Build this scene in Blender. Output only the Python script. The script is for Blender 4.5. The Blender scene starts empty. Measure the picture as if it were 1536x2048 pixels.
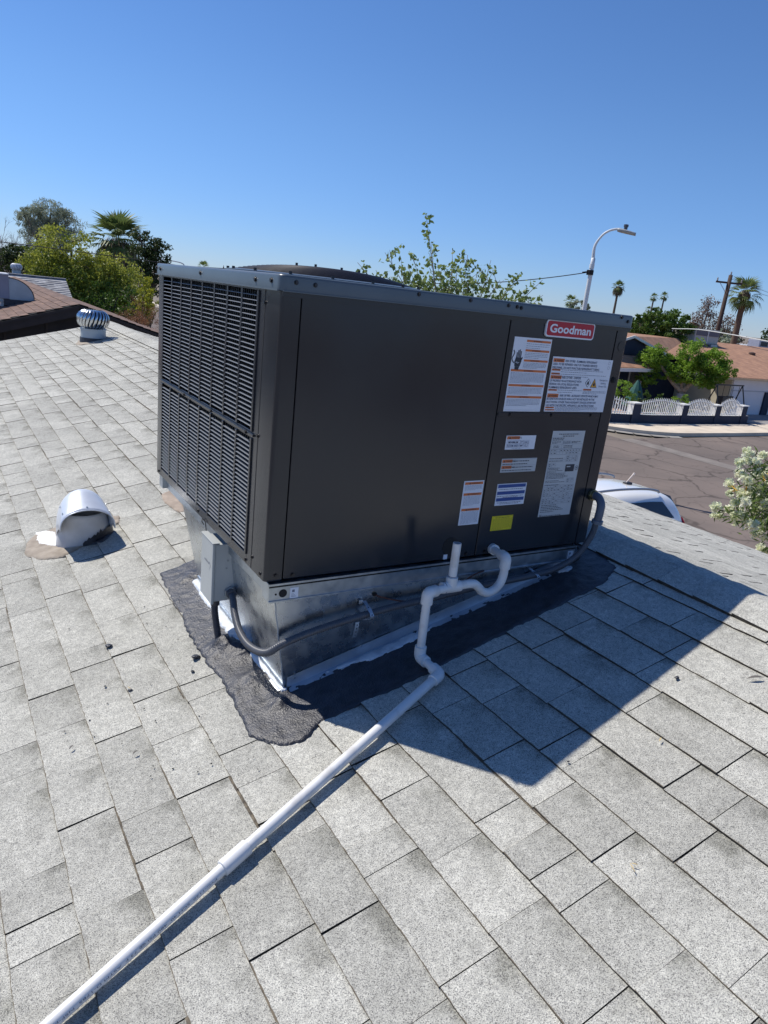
import bpy, bmesh, math, random
import numpy as np
from mathutils import Vector, Matrix, noise
random.seed(7); rng = np.random.default_rng(7)
R = math.radians
sc = bpy.context.scene
COL = sc.collection

# ------------------------------------------------------------------ camera
CAM = Vector((-0.7256, -1.7003, 0.8109))
cam_d = bpy.data.cameras.new('camera')
cam = bpy.data.objects.new('camera', cam_d); COL.objects.link(cam)
M = Matrix(((0.85201086, -0.51248411, 0.10694643), (0.06555795, 0.30711631, 0.94941125), (-0.51940317, -0.80189751, 0.29526384))).transposed().to_4x4()
M.translation = CAM
cam.matrix_world = M
cam_d.sensor_fit = 'VERTICAL'; cam_d.sensor_height = 36.0; cam_d.sensor_width = 27.0
cam_d.lens = 1398.47 / 2048 * 36
cam_d.clip_start = 0.05; cam_d.clip_end = 6000
sc.camera = cam

# ------------------------------------------------------------------ sky, sun, exposure
TOSUN = Vector((-0.301, 0.518, 0.801)).normalized()
el = math.asin(TOSUN.z); az = math.atan2(TOSUN.x, TOSUN.y)
w = bpy.data.worlds.new('World'); sc.world = w; w.use_nodes = True
nt = w.node_tree
sky = nt.nodes.new('ShaderNodeTexSky'); sky.sky_type = 'NISHITA'; sky.sun_disc = False
sky.sun_elevation = el; sky.sun_rotation = az; sky.altitude = 300
sky.air_density = 1.0; sky.dust_density = 0.0; sky.ozone_density = 5.0
hs = nt.nodes.new('ShaderNodeHueSaturation'); hs.inputs['Saturation'].default_value = 1.05
tn = nt.nodes.new('ShaderNodeVectorMath'); tn.operation = 'MULTIPLY'; tn.inputs[1].default_value = (.83, .925, 1.15)
# the lowest few degrees of sky a little bluer, all the way round the horizon
gtc = nt.nodes.new('ShaderNodeTexCoord'); gsx = nt.nodes.new('ShaderNodeSeparateXYZ'); nt.links.new(gtc.outputs['Generated'], gsx.inputs[0])
gmr = nt.nodes.new('ShaderNodeMapRange'); gmr.interpolation_type = 'SMOOTHSTEP'; gmr.inputs[1].default_value = -.02; gmr.inputs[2].default_value = .22; nt.links.new(gsx.outputs['Z'], gmr.inputs[0])
gmx = nt.nodes.new('ShaderNodeMix'); gmx.data_type = 'RGBA'; gmx.inputs[6].default_value = (.60, .755, 1.16, 1); gmx.inputs[7].default_value = (.83, .94, 1.15, 1)
nt.links.new(gmr.outputs[0], gmx.inputs[0]); nt.links.new(gmx.outputs[2], tn.inputs[1])
nt.links.new(sky.outputs[0], tn.inputs[0]); nt.links.new(tn.outputs[0], hs.inputs['Color'])
nt.links.new(hs.outputs[0], nt.nodes['Background'].inputs[0])
nt.nodes['Background'].inputs[1].default_value = 0.105
sun_d = bpy.data.lights.new('sun', 'SUN'); sun = bpy.data.objects.new('sun', sun_d); COL.objects.link(sun)
sun_d.energy = 4.9; sun_d.angle = R(0.53); sun_d.color = (1.0, 0.945, 0.86)
sun.rotation_euler = (-TOSUN).to_track_quat('-Z', 'Y').to_euler()
sc.view_settings.view_transform = 'Standard'; sc.view_settings.look = 'None'
sc.view_settings.exposure = 0.0; sc.view_settings.gamma = 1.0
sc.view_settings.use_curve_mapping = False

def polar(a, d, z=0.0):
    return Vector((CAM.x + d*math.sin(R(a)), CAM.y + d*math.cos(R(a)), z))
def elev(d, t): return CAM.z + d*t

# ------------------------------------------------------------------ mesh builder
class MB:
    def __init__(s): s.v = []; s.f = []; s.m = []; s.uv = None
    def add(s, vs, fs, mi=0):
        o = len(s.v); s.v += [tuple(p) for p in vs]; s.f += [tuple(i+o for i in f) for f in fs]; s.m += [mi]*len(fs); return s
    def box(s, x0, x1, y0, y1, z0, z1, mi=0):
        v = [(x0,y0,z0),(x1,y0,z0),(x1,y1,z0),(x0,y1,z0),(x0,y0,z1),(x1,y0,z1),(x1,y1,z1),(x0,y1,z1)]
        return s.add(v, [(0,3,2,1),(4,5,6,7),(0,1,5,4),(1,2,6,5),(2,3,7,6),(3,0,4,7)], mi)
    def quad(s, a, b, c, d, mi=0): return s.add([a,b,c,d], [(0,1,2,3)], mi)
    def bar(s, a, b, wx, wz, up=(0,0,1), mi=0):
        a = Vector(a); b = Vector(b); d = (b-a).normalized(); u = Vector(up)
        if abs(d.dot(u)) > .95: u = Vector((1,0,0))
        e = d.cross(u).normalized(); g = e.cross(d).normalized()
        c = []
        for p in (a, b):
            for i, j in ((-1,-1),(1,-1),(1,1),(-1,1)): c.append(p + e*wx/2*i + g*wz/2*j)
        return s.add(c, [(0,1,2,3),(7,6,5,4),(0,4,5,1),(1,5,6,2),(2,6,7,3),(3,7,4,0)], mi)
    def tube(s, pts, r, n=12, cap=True, mi=0):
        pts = [Vector(p) for p in pts]; N = len(pts)
        rr = r if isinstance(r, (list, tuple)) else [r]*N
        t = [(pts[min(i+1,N-1)]-pts[max(i-1,0)]).normalized() for i in range(N)]
        u = Vector((0,0,1)) if abs(t[0].z) < .9 else Vector((1,0,0))
        u = (u - t[0]*u.dot(t[0])).normalized()
        vs = []
        for i in range(N):
            u = (u - t[i]*u.dot(t[i])).normalized(); w_ = t[i].cross(u)
            for k in range(n):
                a = 2*math.pi*k/n; vs.append(pts[i] + (u*math.cos(a)+w_*math.sin(a))*rr[i])
        fs = [(i*n+k, i*n+(k+1)%n, (i+1)*n+(k+1)%n, (i+1)*n+k) for i in range(N-1) for k in range(n)]
        if cap: fs += [tuple(range(n-1,-1,-1)), tuple(range((N-1)*n, N*n))]
        return s.add(vs, fs, mi)
    def lathe(s, c, prof, n=24, mi=0, sx=1, sy=1, capb=False, capt=False):
        c = Vector(c); vs = []
        for r, z in prof:
            for k in range(n):
                a = 2*math.pi*k/n; vs.append((c.x+r*sx*math.cos(a), c.y+r*sy*math.sin(a), c.z+z))
        m_ = len(prof)
        fs = [(i*n+k, i*n+(k+1)%n, (i+1)*n+(k+1)%n, (i+1)*n+k) for i in range(m_-1) for k in range(n)]
        if capb: fs.append(tuple(range(n-1,-1,-1)))
        if capt: fs.append(tuple(range((m_-1)*n, m_*n)))
        return s.add(vs, fs, mi)
    def disc(s, c, nrm, r, n=16, mi=0, th=0.0):
        c = Vector(c); d = Vector(nrm).normalized()
        return s.tube([c, c + d*(th if th else 1e-4)], r, n, True, mi)

def chain_origin(p):
    o = Vector((0,0,0))
    while p is not None: o += p.location; p = p.parent
    return o
def mk(name, b, mats, parent=None, smooth=False, bevel=0, seg=2, world=True, auto=None):
    me = bpy.data.meshes.new(name)
    v = b.v
    if world and parent is not None:
        o = chain_origin(parent); v = [(p[0]-o.x, p[1]-o.y, p[2]-o.z) for p in v]
    me.from_pydata(v, [], b.f)
    if not isinstance(mats, (list, tuple)): mats = [mats]
    for m_ in mats: me.materials.append(m_)
    if len(mats) > 1: me.polygons.foreach_set('material_index', b.m)
    if smooth: me.shade_smooth()
    me.update()
    ob = bpy.data.objects.new(name, me); COL.objects.link(ob); ob.parent = parent
    if bevel:
        md = ob.modifiers.new('bevel', 'BEVEL'); md.width = bevel; md.segments = seg; md.limit_method = 'ANGLE'; md.angle_limit = R(35)
        me.shade_smooth() if seg > 1 else None
        if seg > 1:
            wn = ob.modifiers.new('wn', 'WEIGHTED_NORMAL'); wn.keep_sharp = True
    if auto:
        me.shade_smooth(); 
        try: me.set_sharp_from_angle(angle=R(auto))
        except Exception: pass
    return ob
def npmesh(name, V, F, mats, parent=None, mi=None, smooth=False):
    """V (n,3), F (m,k) arrays -> object; k is 3 or 4"""
    V = np.asarray(V, dtype=np.float32); F = np.asarray(F, dtype=np.int32)
    if parent is not None: V = V - np.array(chain_origin(parent), dtype=np.float32)
    me = bpy.data.meshes.new(name); k = F.shape[1]
    me.vertices.add(len(V)); me.vertices.foreach_set('co', V.ravel())
    me.loops.add(F.size); me.loops.foreach_set('vertex_index', F.ravel())
    me.polygons.add(len(F)); me.polygons.foreach_set('loop_start', np.arange(0, F.size, k, dtype=np.int32))
    if not isinstance(mats, (list, tuple)): mats = [mats]
    for m_ in mats: me.materials.append(m_)
    if mi is not None: me.polygons.foreach_set('material_index', np.asarray(mi, dtype=np.int32))
    me.update(calc_edges=True)
    if smooth: me.shade_smooth()
    ob = bpy.data.objects.new(name, me); COL.objects.link(ob); ob.parent = parent
    return ob
def root(name, loc, label, cat, group=None):
    o = bpy.data.objects.new(name, None); COL.objects.link(o); o.location = loc; o.empty_display_size = .2
    o['label'] = label; o['category'] = cat
    if group: o['group'] = group
    return o
def tag(o, label=None, cat=None, group=None, kind=None):
    if label: o['label'] = label
    if cat: o['category'] = cat
    if group: o['group'] = group
    if kind: o['kind'] = kind
    return o
def copy_tree(o, parent=None):
    c = o.copy(); COL.objects.link(c); c.parent = parent
    for ch in list(o.children): copy_tree(ch, c)
    return c

# ------------------------------------------------------------------ materials
def mat(name, col, rough=.6, metal=0.0, var=0.0, vscale=8.0, bump=0.0, bscale=60.0, spec=.5, col2=None, ramp=(.35,.65), coat=0.0, trans=0.0, detail=4.0, objrand=0.0, rvar=0.0):
    m = bpy.data.materials.new(name); m.use_nodes = True
    n = m.node_tree.nodes; l = m.node_tree.links; b = n['Principled BSDF']
    b.inputs['Roughness'].default_value = rough; b.inputs['Metallic'].default_value = metal
    b.inputs['Specular IOR Level'].default_value = spec; b.inputs['Coat Weight'].default_value = coat
    tc = n.new('ShaderNodeTexCoord')
    c = tuple(col) + (1,)
    if col2 is None and var: col2 = tuple(x*(1-var) for x in col)
    if col2 is not None:
        nz = n.new('ShaderNodeTexNoise'); nz.inputs['Scale'].default_value = vscale; nz.inputs['Detail'].default_value = detail
        l.new(tc.outputs['Object'], nz.inputs['Vector'])
        rp = n.new('ShaderNodeValToRGB'); rp.color_ramp.elements[0].position = ramp[0]; rp.color_ramp.elements[1].position = ramp[1]
        rp.color_ramp.elements[0].color = tuple(col2) + (1,); rp.color_ramp.elements[1].color = c
        l.new(nz.outputs['Fac'], rp.inputs[0]); out = rp.outputs[0]
        if objrand:
            oi = n.new('ShaderNodeObjectInfo'); mr = n.new('ShaderNodeMapRange'); mr.inputs[3].default_value = 1-objrand; mr.inputs[4].default_value = 1+objrand
            l.new(oi.outputs['Random'], mr.inputs[0]); mx = n.new('ShaderNodeVectorMath'); mx.operation = 'SCALE'
            l.new(out, mx.inputs[0]); l.new(mr.outputs[0], mx.inputs['Scale']); out = mx.outputs[0]
        l.new(out, b.inputs['Base Color'])
        if rvar:
            m2 = n.new('ShaderNodeMapRange'); m2.interpolation_type = 'SMOOTHSTEP'; m2.inputs[1].default_value = .2; m2.inputs[2].default_value = .8
            m2.inputs[3].default_value = max(.02, rough-rvar); m2.inputs[4].default_value = rough+rvar
            l.new(nz.outputs['Fac'], m2.inputs[0]); l.new(m2.outputs[0], b.inputs['Roughness'])
    else: b.inputs['Base Color'].default_value = c
    if bump:
        nb = n.new('ShaderNodeTexNoise'); nb.inputs['Scale'].default_value = bscale; nb.inputs['Detail'].default_value = 5
        l.new(tc.outputs['Object'], nb.inputs['Vector'])
        bp = n.new('ShaderNodeBump'); bp.inputs['Strength'].default_value = 1.0; bp.inputs['Distance'].default_value = bump
        l.new(nb.outputs['Fac'], bp.inputs['Height']); l.new(bp.outputs[0], b.inputs['Normal'])
    if trans:
        tr = n.new('ShaderNodeBsdfTranslucent'); ad = n.new('ShaderNodeMixShader'); ad.inputs[0].default_value = trans
        if col2 is not None: l.new(out, tr.inputs[0])
        else: tr.inputs[0].default_value = c
        l.new(b.outputs[0], ad.inputs[1]); l.new(tr.outputs[0], ad.inputs[2]); l.new(ad.outputs[0], n['Material Output'].inputs[0])
    return m

def shingle_mat(name, light=(.520,.512,.455), dark=(.19,.187,.175), patch=(.345,.34,.32), grain=720.0, scl=1.0):
    """granule-surfaced asphalt shingle: per-granule colour, blotches, algae dirt and painted neighbour shadow near the head lap (uv.v)"""
    m = bpy.data.materials.new(name); m.use_nodes = True
    n = m.node_tree.nodes; l = m.node_tree.links; b = n['Principled BSDF']
    b.inputs['Roughness'].default_value = .92; b.inputs['Specular IOR Level'].default_value = .22
    tc = n.new('ShaderNodeTexCoord'); vec = tc.outputs['Object']
    vo = n.new('ShaderNodeTexVoronoi'); vo.inputs['Scale'].default_value = grain; l.new(vec, vo.inputs['Vector'])
    sep = n.new('ShaderNodeSeparateColor'); l.new(vo.outputs['Color'], sep.inputs[0])
    r1 = n.new('ShaderNodeValToRGB'); e = r1.color_ramp.elements
    e[0].position = 0; e[0].color = dark + (1,); e[1].position = 1; e[1].color = tuple(min(1,x*1.38) for x in light) + (1,)
    for p, c in ((.13, dark), (.20, patch), (.5, light), (.8, tuple(x*1.12 for x in light))):
        q = e.new(p); q.color = tuple(c) + (1,)
    l.new(sep.outputs[0], r1.inputs[0])
    def mulnoise(src, scale, lo, hi, a=.3, z=.7, det=4):
        nz = n.new('ShaderNodeTexNoise'); nz.inputs['Scale'].default_value = scale; nz.inputs['Detail'].default_value = det
        l.new(vec, nz.inputs['Vector']); mr = n.new('ShaderNodeMapRange')
        mr.inputs[1].default_value = a; mr.inputs[2].default_value = z; mr.inputs[3].default_value = lo; mr.inputs[4].default_value = hi
        l.new(nz.outputs['Fac'], mr.inputs[0]); v = n.new('ShaderNodeVectorMath'); v.operation = 'SCALE'
        l.new(src, v.inputs[0]); l.new(mr.outputs[0], v.inputs['Scale']); return v.outputs[0]
    c = mulnoise(r1.outputs[0], 60*scl, .84, 1.12)
    c = mulnoise(c, 9*scl, .9, 1.07)
    c = mulnoise(c, 1.3*scl, .93, 1.05)
    # dirt and painted neighbour shadow towards the head lap, broken by noise, stronger on some shingles
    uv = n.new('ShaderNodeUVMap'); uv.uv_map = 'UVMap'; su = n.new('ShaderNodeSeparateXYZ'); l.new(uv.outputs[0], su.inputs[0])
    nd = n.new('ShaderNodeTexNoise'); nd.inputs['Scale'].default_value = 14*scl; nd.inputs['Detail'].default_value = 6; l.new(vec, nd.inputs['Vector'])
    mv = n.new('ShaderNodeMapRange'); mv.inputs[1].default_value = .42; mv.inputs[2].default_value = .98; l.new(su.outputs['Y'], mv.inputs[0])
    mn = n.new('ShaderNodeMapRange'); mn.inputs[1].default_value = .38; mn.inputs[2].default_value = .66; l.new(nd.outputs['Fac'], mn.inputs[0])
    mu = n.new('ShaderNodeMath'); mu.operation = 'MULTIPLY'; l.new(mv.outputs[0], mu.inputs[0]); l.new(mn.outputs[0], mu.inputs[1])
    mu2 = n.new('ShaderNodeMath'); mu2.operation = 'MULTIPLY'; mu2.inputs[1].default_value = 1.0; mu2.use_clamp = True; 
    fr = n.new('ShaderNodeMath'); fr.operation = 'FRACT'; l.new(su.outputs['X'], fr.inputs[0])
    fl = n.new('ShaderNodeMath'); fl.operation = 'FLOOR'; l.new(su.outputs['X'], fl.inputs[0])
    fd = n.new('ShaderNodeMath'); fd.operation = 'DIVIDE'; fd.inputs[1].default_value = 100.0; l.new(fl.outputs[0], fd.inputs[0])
    mu_u = n.new('ShaderNodeMapRange'); mu_u.interpolation_type = 'SMOOTHSTEP'; mu_u.inputs[1].default_value = .15; mu_u.inputs[2].default_value = .95; mu_u.inputs[3].default_value = .18; mu_u.inputs[4].default_value = 1.6; l.new(fr.outputs[0], mu_u.inputs[0])  # shadow of the neighbouring piece painted in, darker towards the far joint
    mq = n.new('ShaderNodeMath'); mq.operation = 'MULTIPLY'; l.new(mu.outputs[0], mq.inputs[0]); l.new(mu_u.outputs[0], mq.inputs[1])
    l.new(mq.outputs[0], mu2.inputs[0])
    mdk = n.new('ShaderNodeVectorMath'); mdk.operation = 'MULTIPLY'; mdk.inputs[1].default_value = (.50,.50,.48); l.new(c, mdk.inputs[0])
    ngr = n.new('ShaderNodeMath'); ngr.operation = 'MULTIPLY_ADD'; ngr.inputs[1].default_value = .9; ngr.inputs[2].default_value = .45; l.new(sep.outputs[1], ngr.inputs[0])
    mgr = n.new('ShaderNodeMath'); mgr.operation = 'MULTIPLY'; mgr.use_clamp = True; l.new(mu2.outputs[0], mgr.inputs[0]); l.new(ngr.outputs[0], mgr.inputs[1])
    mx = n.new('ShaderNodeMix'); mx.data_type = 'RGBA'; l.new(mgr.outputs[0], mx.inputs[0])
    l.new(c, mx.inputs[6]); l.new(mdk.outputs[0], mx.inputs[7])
    # worn butt edge: a broken dark-brown line of bare asphalt and silt
    ne = n.new('ShaderNodeTexNoise'); ne.inputs['Scale'].default_value = 38; ne.inputs['Detail'].default_value = 4; l.new(vec, ne.inputs['Vector'])
    mw = n.new('ShaderNodeMapRange'); mw.inputs[1].default_value = .3; mw.inputs[2].default_value = .7; mw.inputs[3].default_value = .000; mw.inputs[4].default_value = .019; l.new(ne.outputs['Fac'], mw.inputs[0])
    le = n.new('ShaderNodeMath'); le.operation = 'LESS_THAN'; l.new(su.outputs['Y'], le.inputs[0]); l.new(mw.outputs[0], le.inputs[1])
    me_ = n.new('ShaderNodeMix'); me_.data_type = 'RGBA'; l.new(le.outputs[0], me_.inputs[0]); l.new(mx.outputs[2], me_.inputs[6]); me_.inputs[7].default_value = (.16,.135,.10,1); mx = me_
    # tint of each shingle (uv.x integer part carries it)
    sw = n.new('ShaderNodeMapRange'); sw.inputs[3].default_value = .86; sw.inputs[4].default_value = 1.08; l.new(fd.outputs[0], sw.inputs[0])
    vs = n.new('ShaderNodeVectorMath'); vs.operation = 'SCALE'; l.new(mx.outputs[2], vs.inputs[0]); l.new(sw.outputs[0], vs.inputs['Scale'])
    l.new(vs.outputs[0], b.inputs['Base Color'])
    bp = n.new('ShaderNodeBump'); bp.inputs['Strength'].default_value = .8; bp.inputs['Distance'].default_value = .0009
    l.new(vo.outputs['Distance'], bp.inputs['Height']); l.new(bp.outputs[0], b.inputs['Normal'])
    return m

M_sh = shingle_mat('white_granule_shingle')
M_edge = mat('shingle_edge_asphalt', (.075,.066,.054), .95, var=.5, vscale=40)
M_under = mat('roof_underlay', (.035,.032,.028), .95, var=.4, vscale=30)
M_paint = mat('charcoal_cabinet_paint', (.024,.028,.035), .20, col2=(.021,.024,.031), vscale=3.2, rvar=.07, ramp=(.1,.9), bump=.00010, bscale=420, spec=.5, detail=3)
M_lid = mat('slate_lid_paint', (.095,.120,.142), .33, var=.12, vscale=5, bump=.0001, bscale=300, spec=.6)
M_gal = mat('galvanised_steel', (.64,.68,.71), .28, metal=1, col2=(.54,.58,.62), vscale=22, bump=.0012, bscale=3.5, rvar=.07)
M_galrail = mat('galvanised_rail', (.50,.55,.60), .38, metal=1, col2=(.40,.45,.50), vscale=34, rvar=.08)
M_black = mat('gap_black', (.012,.012,.013), .8)
M_coil = mat('coil_fin_dark', (.022,.026,.032), .6, var=.5, vscale=120)
M_pvc = mat('white_pvc', (.74,.745,.74), .36, col2=(.62,.615,.60), vscale=18, ramp=(.30,.46), bump=.0002, bscale=60)
M_conduit = mat('grey_liquid_tight_conduit', (.085,.092,.108), .40, var=.15, vscale=20)
M_box = mat('grey_enclosure_paint', (.45,.475,.47), .42, var=.06, vscale=10)
M_white = mat('sticker_white', (.72,.76,.84), .45)
M_silver = mat('sticker_silver', (.50,.53,.55), .42)
M_orange = mat('print_orange', (.62,.17,.05), .5)
M_red = mat('print_red', (.42,.012,.03), .4)
M_blue = mat('print_blue', (.02,.07,.28), .5)
M_yellow = mat('sticker_yellow', (.78,.66,.02), .5)
M_ink = mat('print_black', (.03,.035,.05), .6)
M_inkg = mat('print_grey', (.16,.18,.24), .6)
M_screw = mat('dark_screw_steel', (.05,.05,.055), .35, metal=.8)
M_wire = mat('brown_wire', (.09,.03,.02), .5)
M_tar = None

# ------------------------------------------------------------------ house roof under our feet
TH = math.atan(.25); CT, ST = math.cos(TH), math.sin(TH)
RX0 = 1.51; RZ = -.02; EXP = .1386; YAW = .013
def ridge(y): return Vector((RX0 - YAW*(y+.4), y, RZ))
def rp(y, v, n=0.0, side=-1):
    """point on the roof: y along the ridge, v metres down from it, n above the deck"""
    c = ridge(y)
    return (c.x + side*(v*CT) + side*(ST*n), y, c.z - v*ST + CT*n)
def roof_n(x, y, n=0.0):
    v = (ridge(y).x - x)/CT
    return rp(y, v - n*ST/CT, n)
Y0, Y1 = -3.7, 9.55
V_NEAR, V_FAR = 6.9, 3.42
deck = MB()
for side, V in ((-1, V_NEAR), (1, V_FAR)):
    for a, b2 in ((Y0, Y1),):
        P = [rp(a,0,0,side), rp(b2,0,0,side), rp(b2,V,0,side), rp(a,V,0,side)]
        Q = [(p[0],p[1],p[2]-.12) for p in P]
        f = [(0,1,2,3),(7,6,5,4),(0,4,5,1),(1,5,6,2),(2,6,7,3),(3,7,4,0)]
        if side == 1: f = [tuple(reversed(q)) for q in f]
        deck.add(P+Q, f)
roof = mk('roof', deck, M_under)
tag(roof, kind='structure')
ZG = -3.6
hw = MB(); hw.box(-4.6, 4.2, Y0+.3, Y1-.5, ZG, -1.35)
M_stucco_own = mat('beige_stucco', (.42,.36,.28), .9, var=.2, vscale=6, bump=.003, bscale=60)
mk('wall', hw, M_stucco_own, roof)
# fascia boards along the two eaves and the rakes
M_fascia = mat('white_fascia', (.62,.61,.57), .6, var=.15, vscale=5)
fb = MB()
for side, V in ((-1, V_NEAR), (1, V_FAR)):
    a = Vector(rp(Y0,V+.012,-.08,side)); b2 = Vector(rp(Y1,V+.012,-.08,side)); fb.bar(a, b2, .02, .15)
    for yy in (Y0-.012, Y1+.012):
        fb.bar(rp(yy,.0,-.07,side), rp(yy,V,-.07,side), .02, .15)
mk('fascia', fb, M_fascia, roof)

def shingle_geo(y0, y1, vb, side, dt, r):
    """one shingle: butt (down-slope) edge at v=vb, jittered outline, skirts of the edge material"""
    vt = max(vb - EXP - .012, .0)
    ny = 4 if (y1-y0) > .12 else 3
    ys = [y0 + (y1-y0)*i/(ny-1) for i in range(ny)]
    top = []
    jb = [r.uniform(-.0016,.0016) for _ in ys]; sk0 = r.uniform(-.002,.002); sk1 = r.uniform(-.002,.002)
    hb = [.0064 + dt + r.uniform(-.0006,.0008) for _ in ys]
    for i, y in enumerate(ys): top.append((y + (sk0 if i == 0 else sk1 if i == ny-1 else 0), vb + jb[i], hb[i]))
    for i, y in enumerate(ys): top.append((y, vt, .0018 + dt*.45))
    V = [rp(p[0], p[1], p[2], side) for p in top]
    V += [rp(top[i][0], top[i][1]-.001, .0, side) for i in range(2*ny)]
    F = []; mi = []; uv = []
    for i in range(ny-1):
        F.append((i, i+1, ny+i+1, ny+i)); mi.append(0)
    o = 2*ny
    for i in range(ny-1): F.append((o+i, o+i+1, i+1, i)); mi.append(1)
    F.append((o+ny, o, 0, ny)); mi.append(1)
    F.append((ny-1, o+ny-1, o+2*ny-1, 2*ny-1)); mi.append(1)
    if side == -1: F = [tuple(reversed(q)) for q in F]
    uvv = [(i/(ny-1), 0.0) for i in range(ny)] + [(i/(ny-1), 1.0) for i in range(ny)]
    uvv += uvv
    return V, F, mi, uvv
def camdist_area(p, nrm):
    d = Vector(p) - CAM; c = M.to_3x3().transposed() @ d
    if c.z > -.1: return 0
    px = c.x/-c.z*1398.5; py = c.y/-c.z*1398.5
    if abs(px) > 768+60 or abs(py) > 1024+60: return 0
    return abs(d.normalized().dot(nrm))/d.length_squared
r = random.Random(11)
allsh = []
NN = Vector((-ST,0,CT)); NF = Vector((ST,0,CT))
for side, V, nrm in ((-1, V_NEAR, NN), (1, V_FAR, NF)):
    off = .059 if side == -1 else .045
    k = 1
    while off + k*EXP <= V + .03:
        vb = off + k*EXP; y = Y0 - .02 - r.random()*.2; hi = r.random() < .5; wob = r.uniform(-.0025,.0025)
        while y < Y1:
            wd = r.choice((.09,.12,.15,.19,.23,.27,.31)) * r.uniform(.9,1.1)
            if r.random() < .12: wd *= 1.4
            a = max(y, Y0-.02); b2 = min(y+wd, Y1+.02)
            gap = r.choice((.0016,.0024,.0032))
            if b2 - a > .03:
                dt = (r.uniform(.0022,.0038) if hi else r.uniform(0,.0010))
                g = shingle_geo(a+gap/2, b2-gap/2, vb+wob, side, dt, r)
                area = (b2-a)*EXP*camdist_area(rp((a+b2)/2, vb-.06, 0, side), nrm)
                # hidden below the air handler: not among the largest in view
                if side == -1 and .0 < (a+b2)/2 < 1.0 and .1 < vb < 1.46: area = 0
                allsh.append((area, g, r.random()))
            y += wd; hi = (not hi) if r.random() < .8 else hi
        k += 1
allsh.sort(key=lambda t: -t[0])
def sh_object(name, items, parent):
    V = []; F = []; mi = []; UV = []
    for area, (v, f, m_, uv), tint in items:
        o = len(V); V += v; F += [tuple(i+o for i in q) for q in f]; mi += m_
        UV += [(int(tint*100) + .01 + .98*t[0], t[1]) for t in uv]
    me = bpy.data.meshes.new(name); me.from_pydata(V, [], F)
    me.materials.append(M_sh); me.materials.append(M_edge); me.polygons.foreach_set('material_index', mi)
    ul = me.uv_layers.new(name='UVMap'); li = np.empty(len(me.loops), dtype=np.int32); me.loops.foreach_get('vertex_index', li)
    ul.data.foreach_set('uv', np.array(UV, dtype=np.float32)[li].ravel())
    me.update()
    ob = bpy.data.objects.new(name, me); COL.objects.link(ob); ob.parent = parent
    return ob
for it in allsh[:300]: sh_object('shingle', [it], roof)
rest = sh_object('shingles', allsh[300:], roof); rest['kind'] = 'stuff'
# laminated second layer peeping out below some butts: gives the doubled lines
bk = MB()
for side, V in ((-1, V_NEAR), (1, V_FAR)):
    off = .059 if side == -1 else .045; k = 1
    while off + k*EXP <= V + .02:
        vb = off + k*EXP; y = Y0
        while y < Y1:
            L_ = r.uniform(.2,.9); b2 = min(y+L_, Y1)
            if r.random() < .55:
                ex = r.uniform(.0012,.0034); h = r.uniform(.0022,.0036)
                P = [rp(y,vb+ex,h,side), rp(b2,vb+ex+r.uniform(-.001,.001),h,side), rp(b2,vb-.02,h-.001,side), rp(y,vb-.02,h-.001,side), rp(y,vb+ex,0,side), rp(b2,vb+ex,0,side)]
                f = [(0,1,2,3),(4,5,1,0)]
                if side == -1: f = [tuple(reversed(q)) for q in f]
                bk.add(P, f)
            y = b2 + r.uniform(0,.4)
        k += 1
o = mk('shingle_backing', bk, mat('brown_edge_granules', (.20,.17,.125), .95, col2=(.07,.06,.05), vscale=70), roof); o['kind'] = 'stuff'
# ridge caps
y = Y0
capi = []
while y < Y1:
    y2 = y + .142; V = []; F = []; mi = []
    tilt = .010; hw_ = .150
    prof = [(-1,hw_,.0), (-1,hw_,.0145), (-1,.07,.017), (-1,.018,.0175), (1,.018,.0175), (1,.07,.017), (1,hw_,.0145), (1,hw_,.0)]
    for yy, dn in ((y-.012, 0), (y2, tilt*.6)):
        for s_, v, n_ in prof:
            rz = Vector(rp(yy, v, n_*1.0 + (dn if n_ > 0 else 0) , s_)); V.append(tuple(rz))
    for i in range(7): F.append((i, i+1, 8+i+1, 8+i)); mi.append(1 if i in (0,6) else 0)
    F.append(tuple(range(15,7,-1))); mi.append(1)
    uvv = [(.3, .1)]*8 + [(.3, .75)]*8
    area = camdist_area(rp(y, .05, 0, 1), Vector((0,0,1)))
    capi.append((area, (V, F, mi, uvv), r.random())); y = y2
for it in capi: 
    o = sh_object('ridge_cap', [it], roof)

# ------------------------------------------------------------------ text and print helpers
def text_mesh(s, size, bold=0.0, shear=0.0, spacing=1.0, align='LEFT'):
    cu = bpy.data.curves.new('txt', 'FONT'); cu.body = s; cu.size = size; cu.offset = bold; cu.shear = shear
    cu.space_character = spacing; cu.align_x = align; cu.resolution_u = 3
    ob = bpy.data.objects.new('txt', cu); COL.objects.link(ob)
    bpy.context.view_layer.update()
    me = bpy.data.meshes.new_from_object(ob.evaluated_get(bpy.context.evaluated_depsgraph_get()))
    V = [tuple(v.co) for v in me.vertices]; F = [tuple(p.vertices) for p in me.polygons]
    bpy.data.objects.remove(ob); bpy.data.curves.remove(cu); bpy.data.meshes.remove(me)
    return V, F
def fit_text(s, wd, ht, bold=0.0, shear=0.0):
    """text scaled to the given width and cap height, lower left at 0,0"""
    V, F = text_mesh(s, 1.0, bold, shear)
    xs = [p[0] for p in V]; ys = [p[1] for p in V]
    x0, x1 = min(xs), max(xs); y0 = 0 if min(ys) > -.25 else 0; y1 = max(ys)
    return [((p[0]-x0)/(x1-x0)*wd, p[1]/y1*ht, 0) for p in V], F
YF = 0.0
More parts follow.
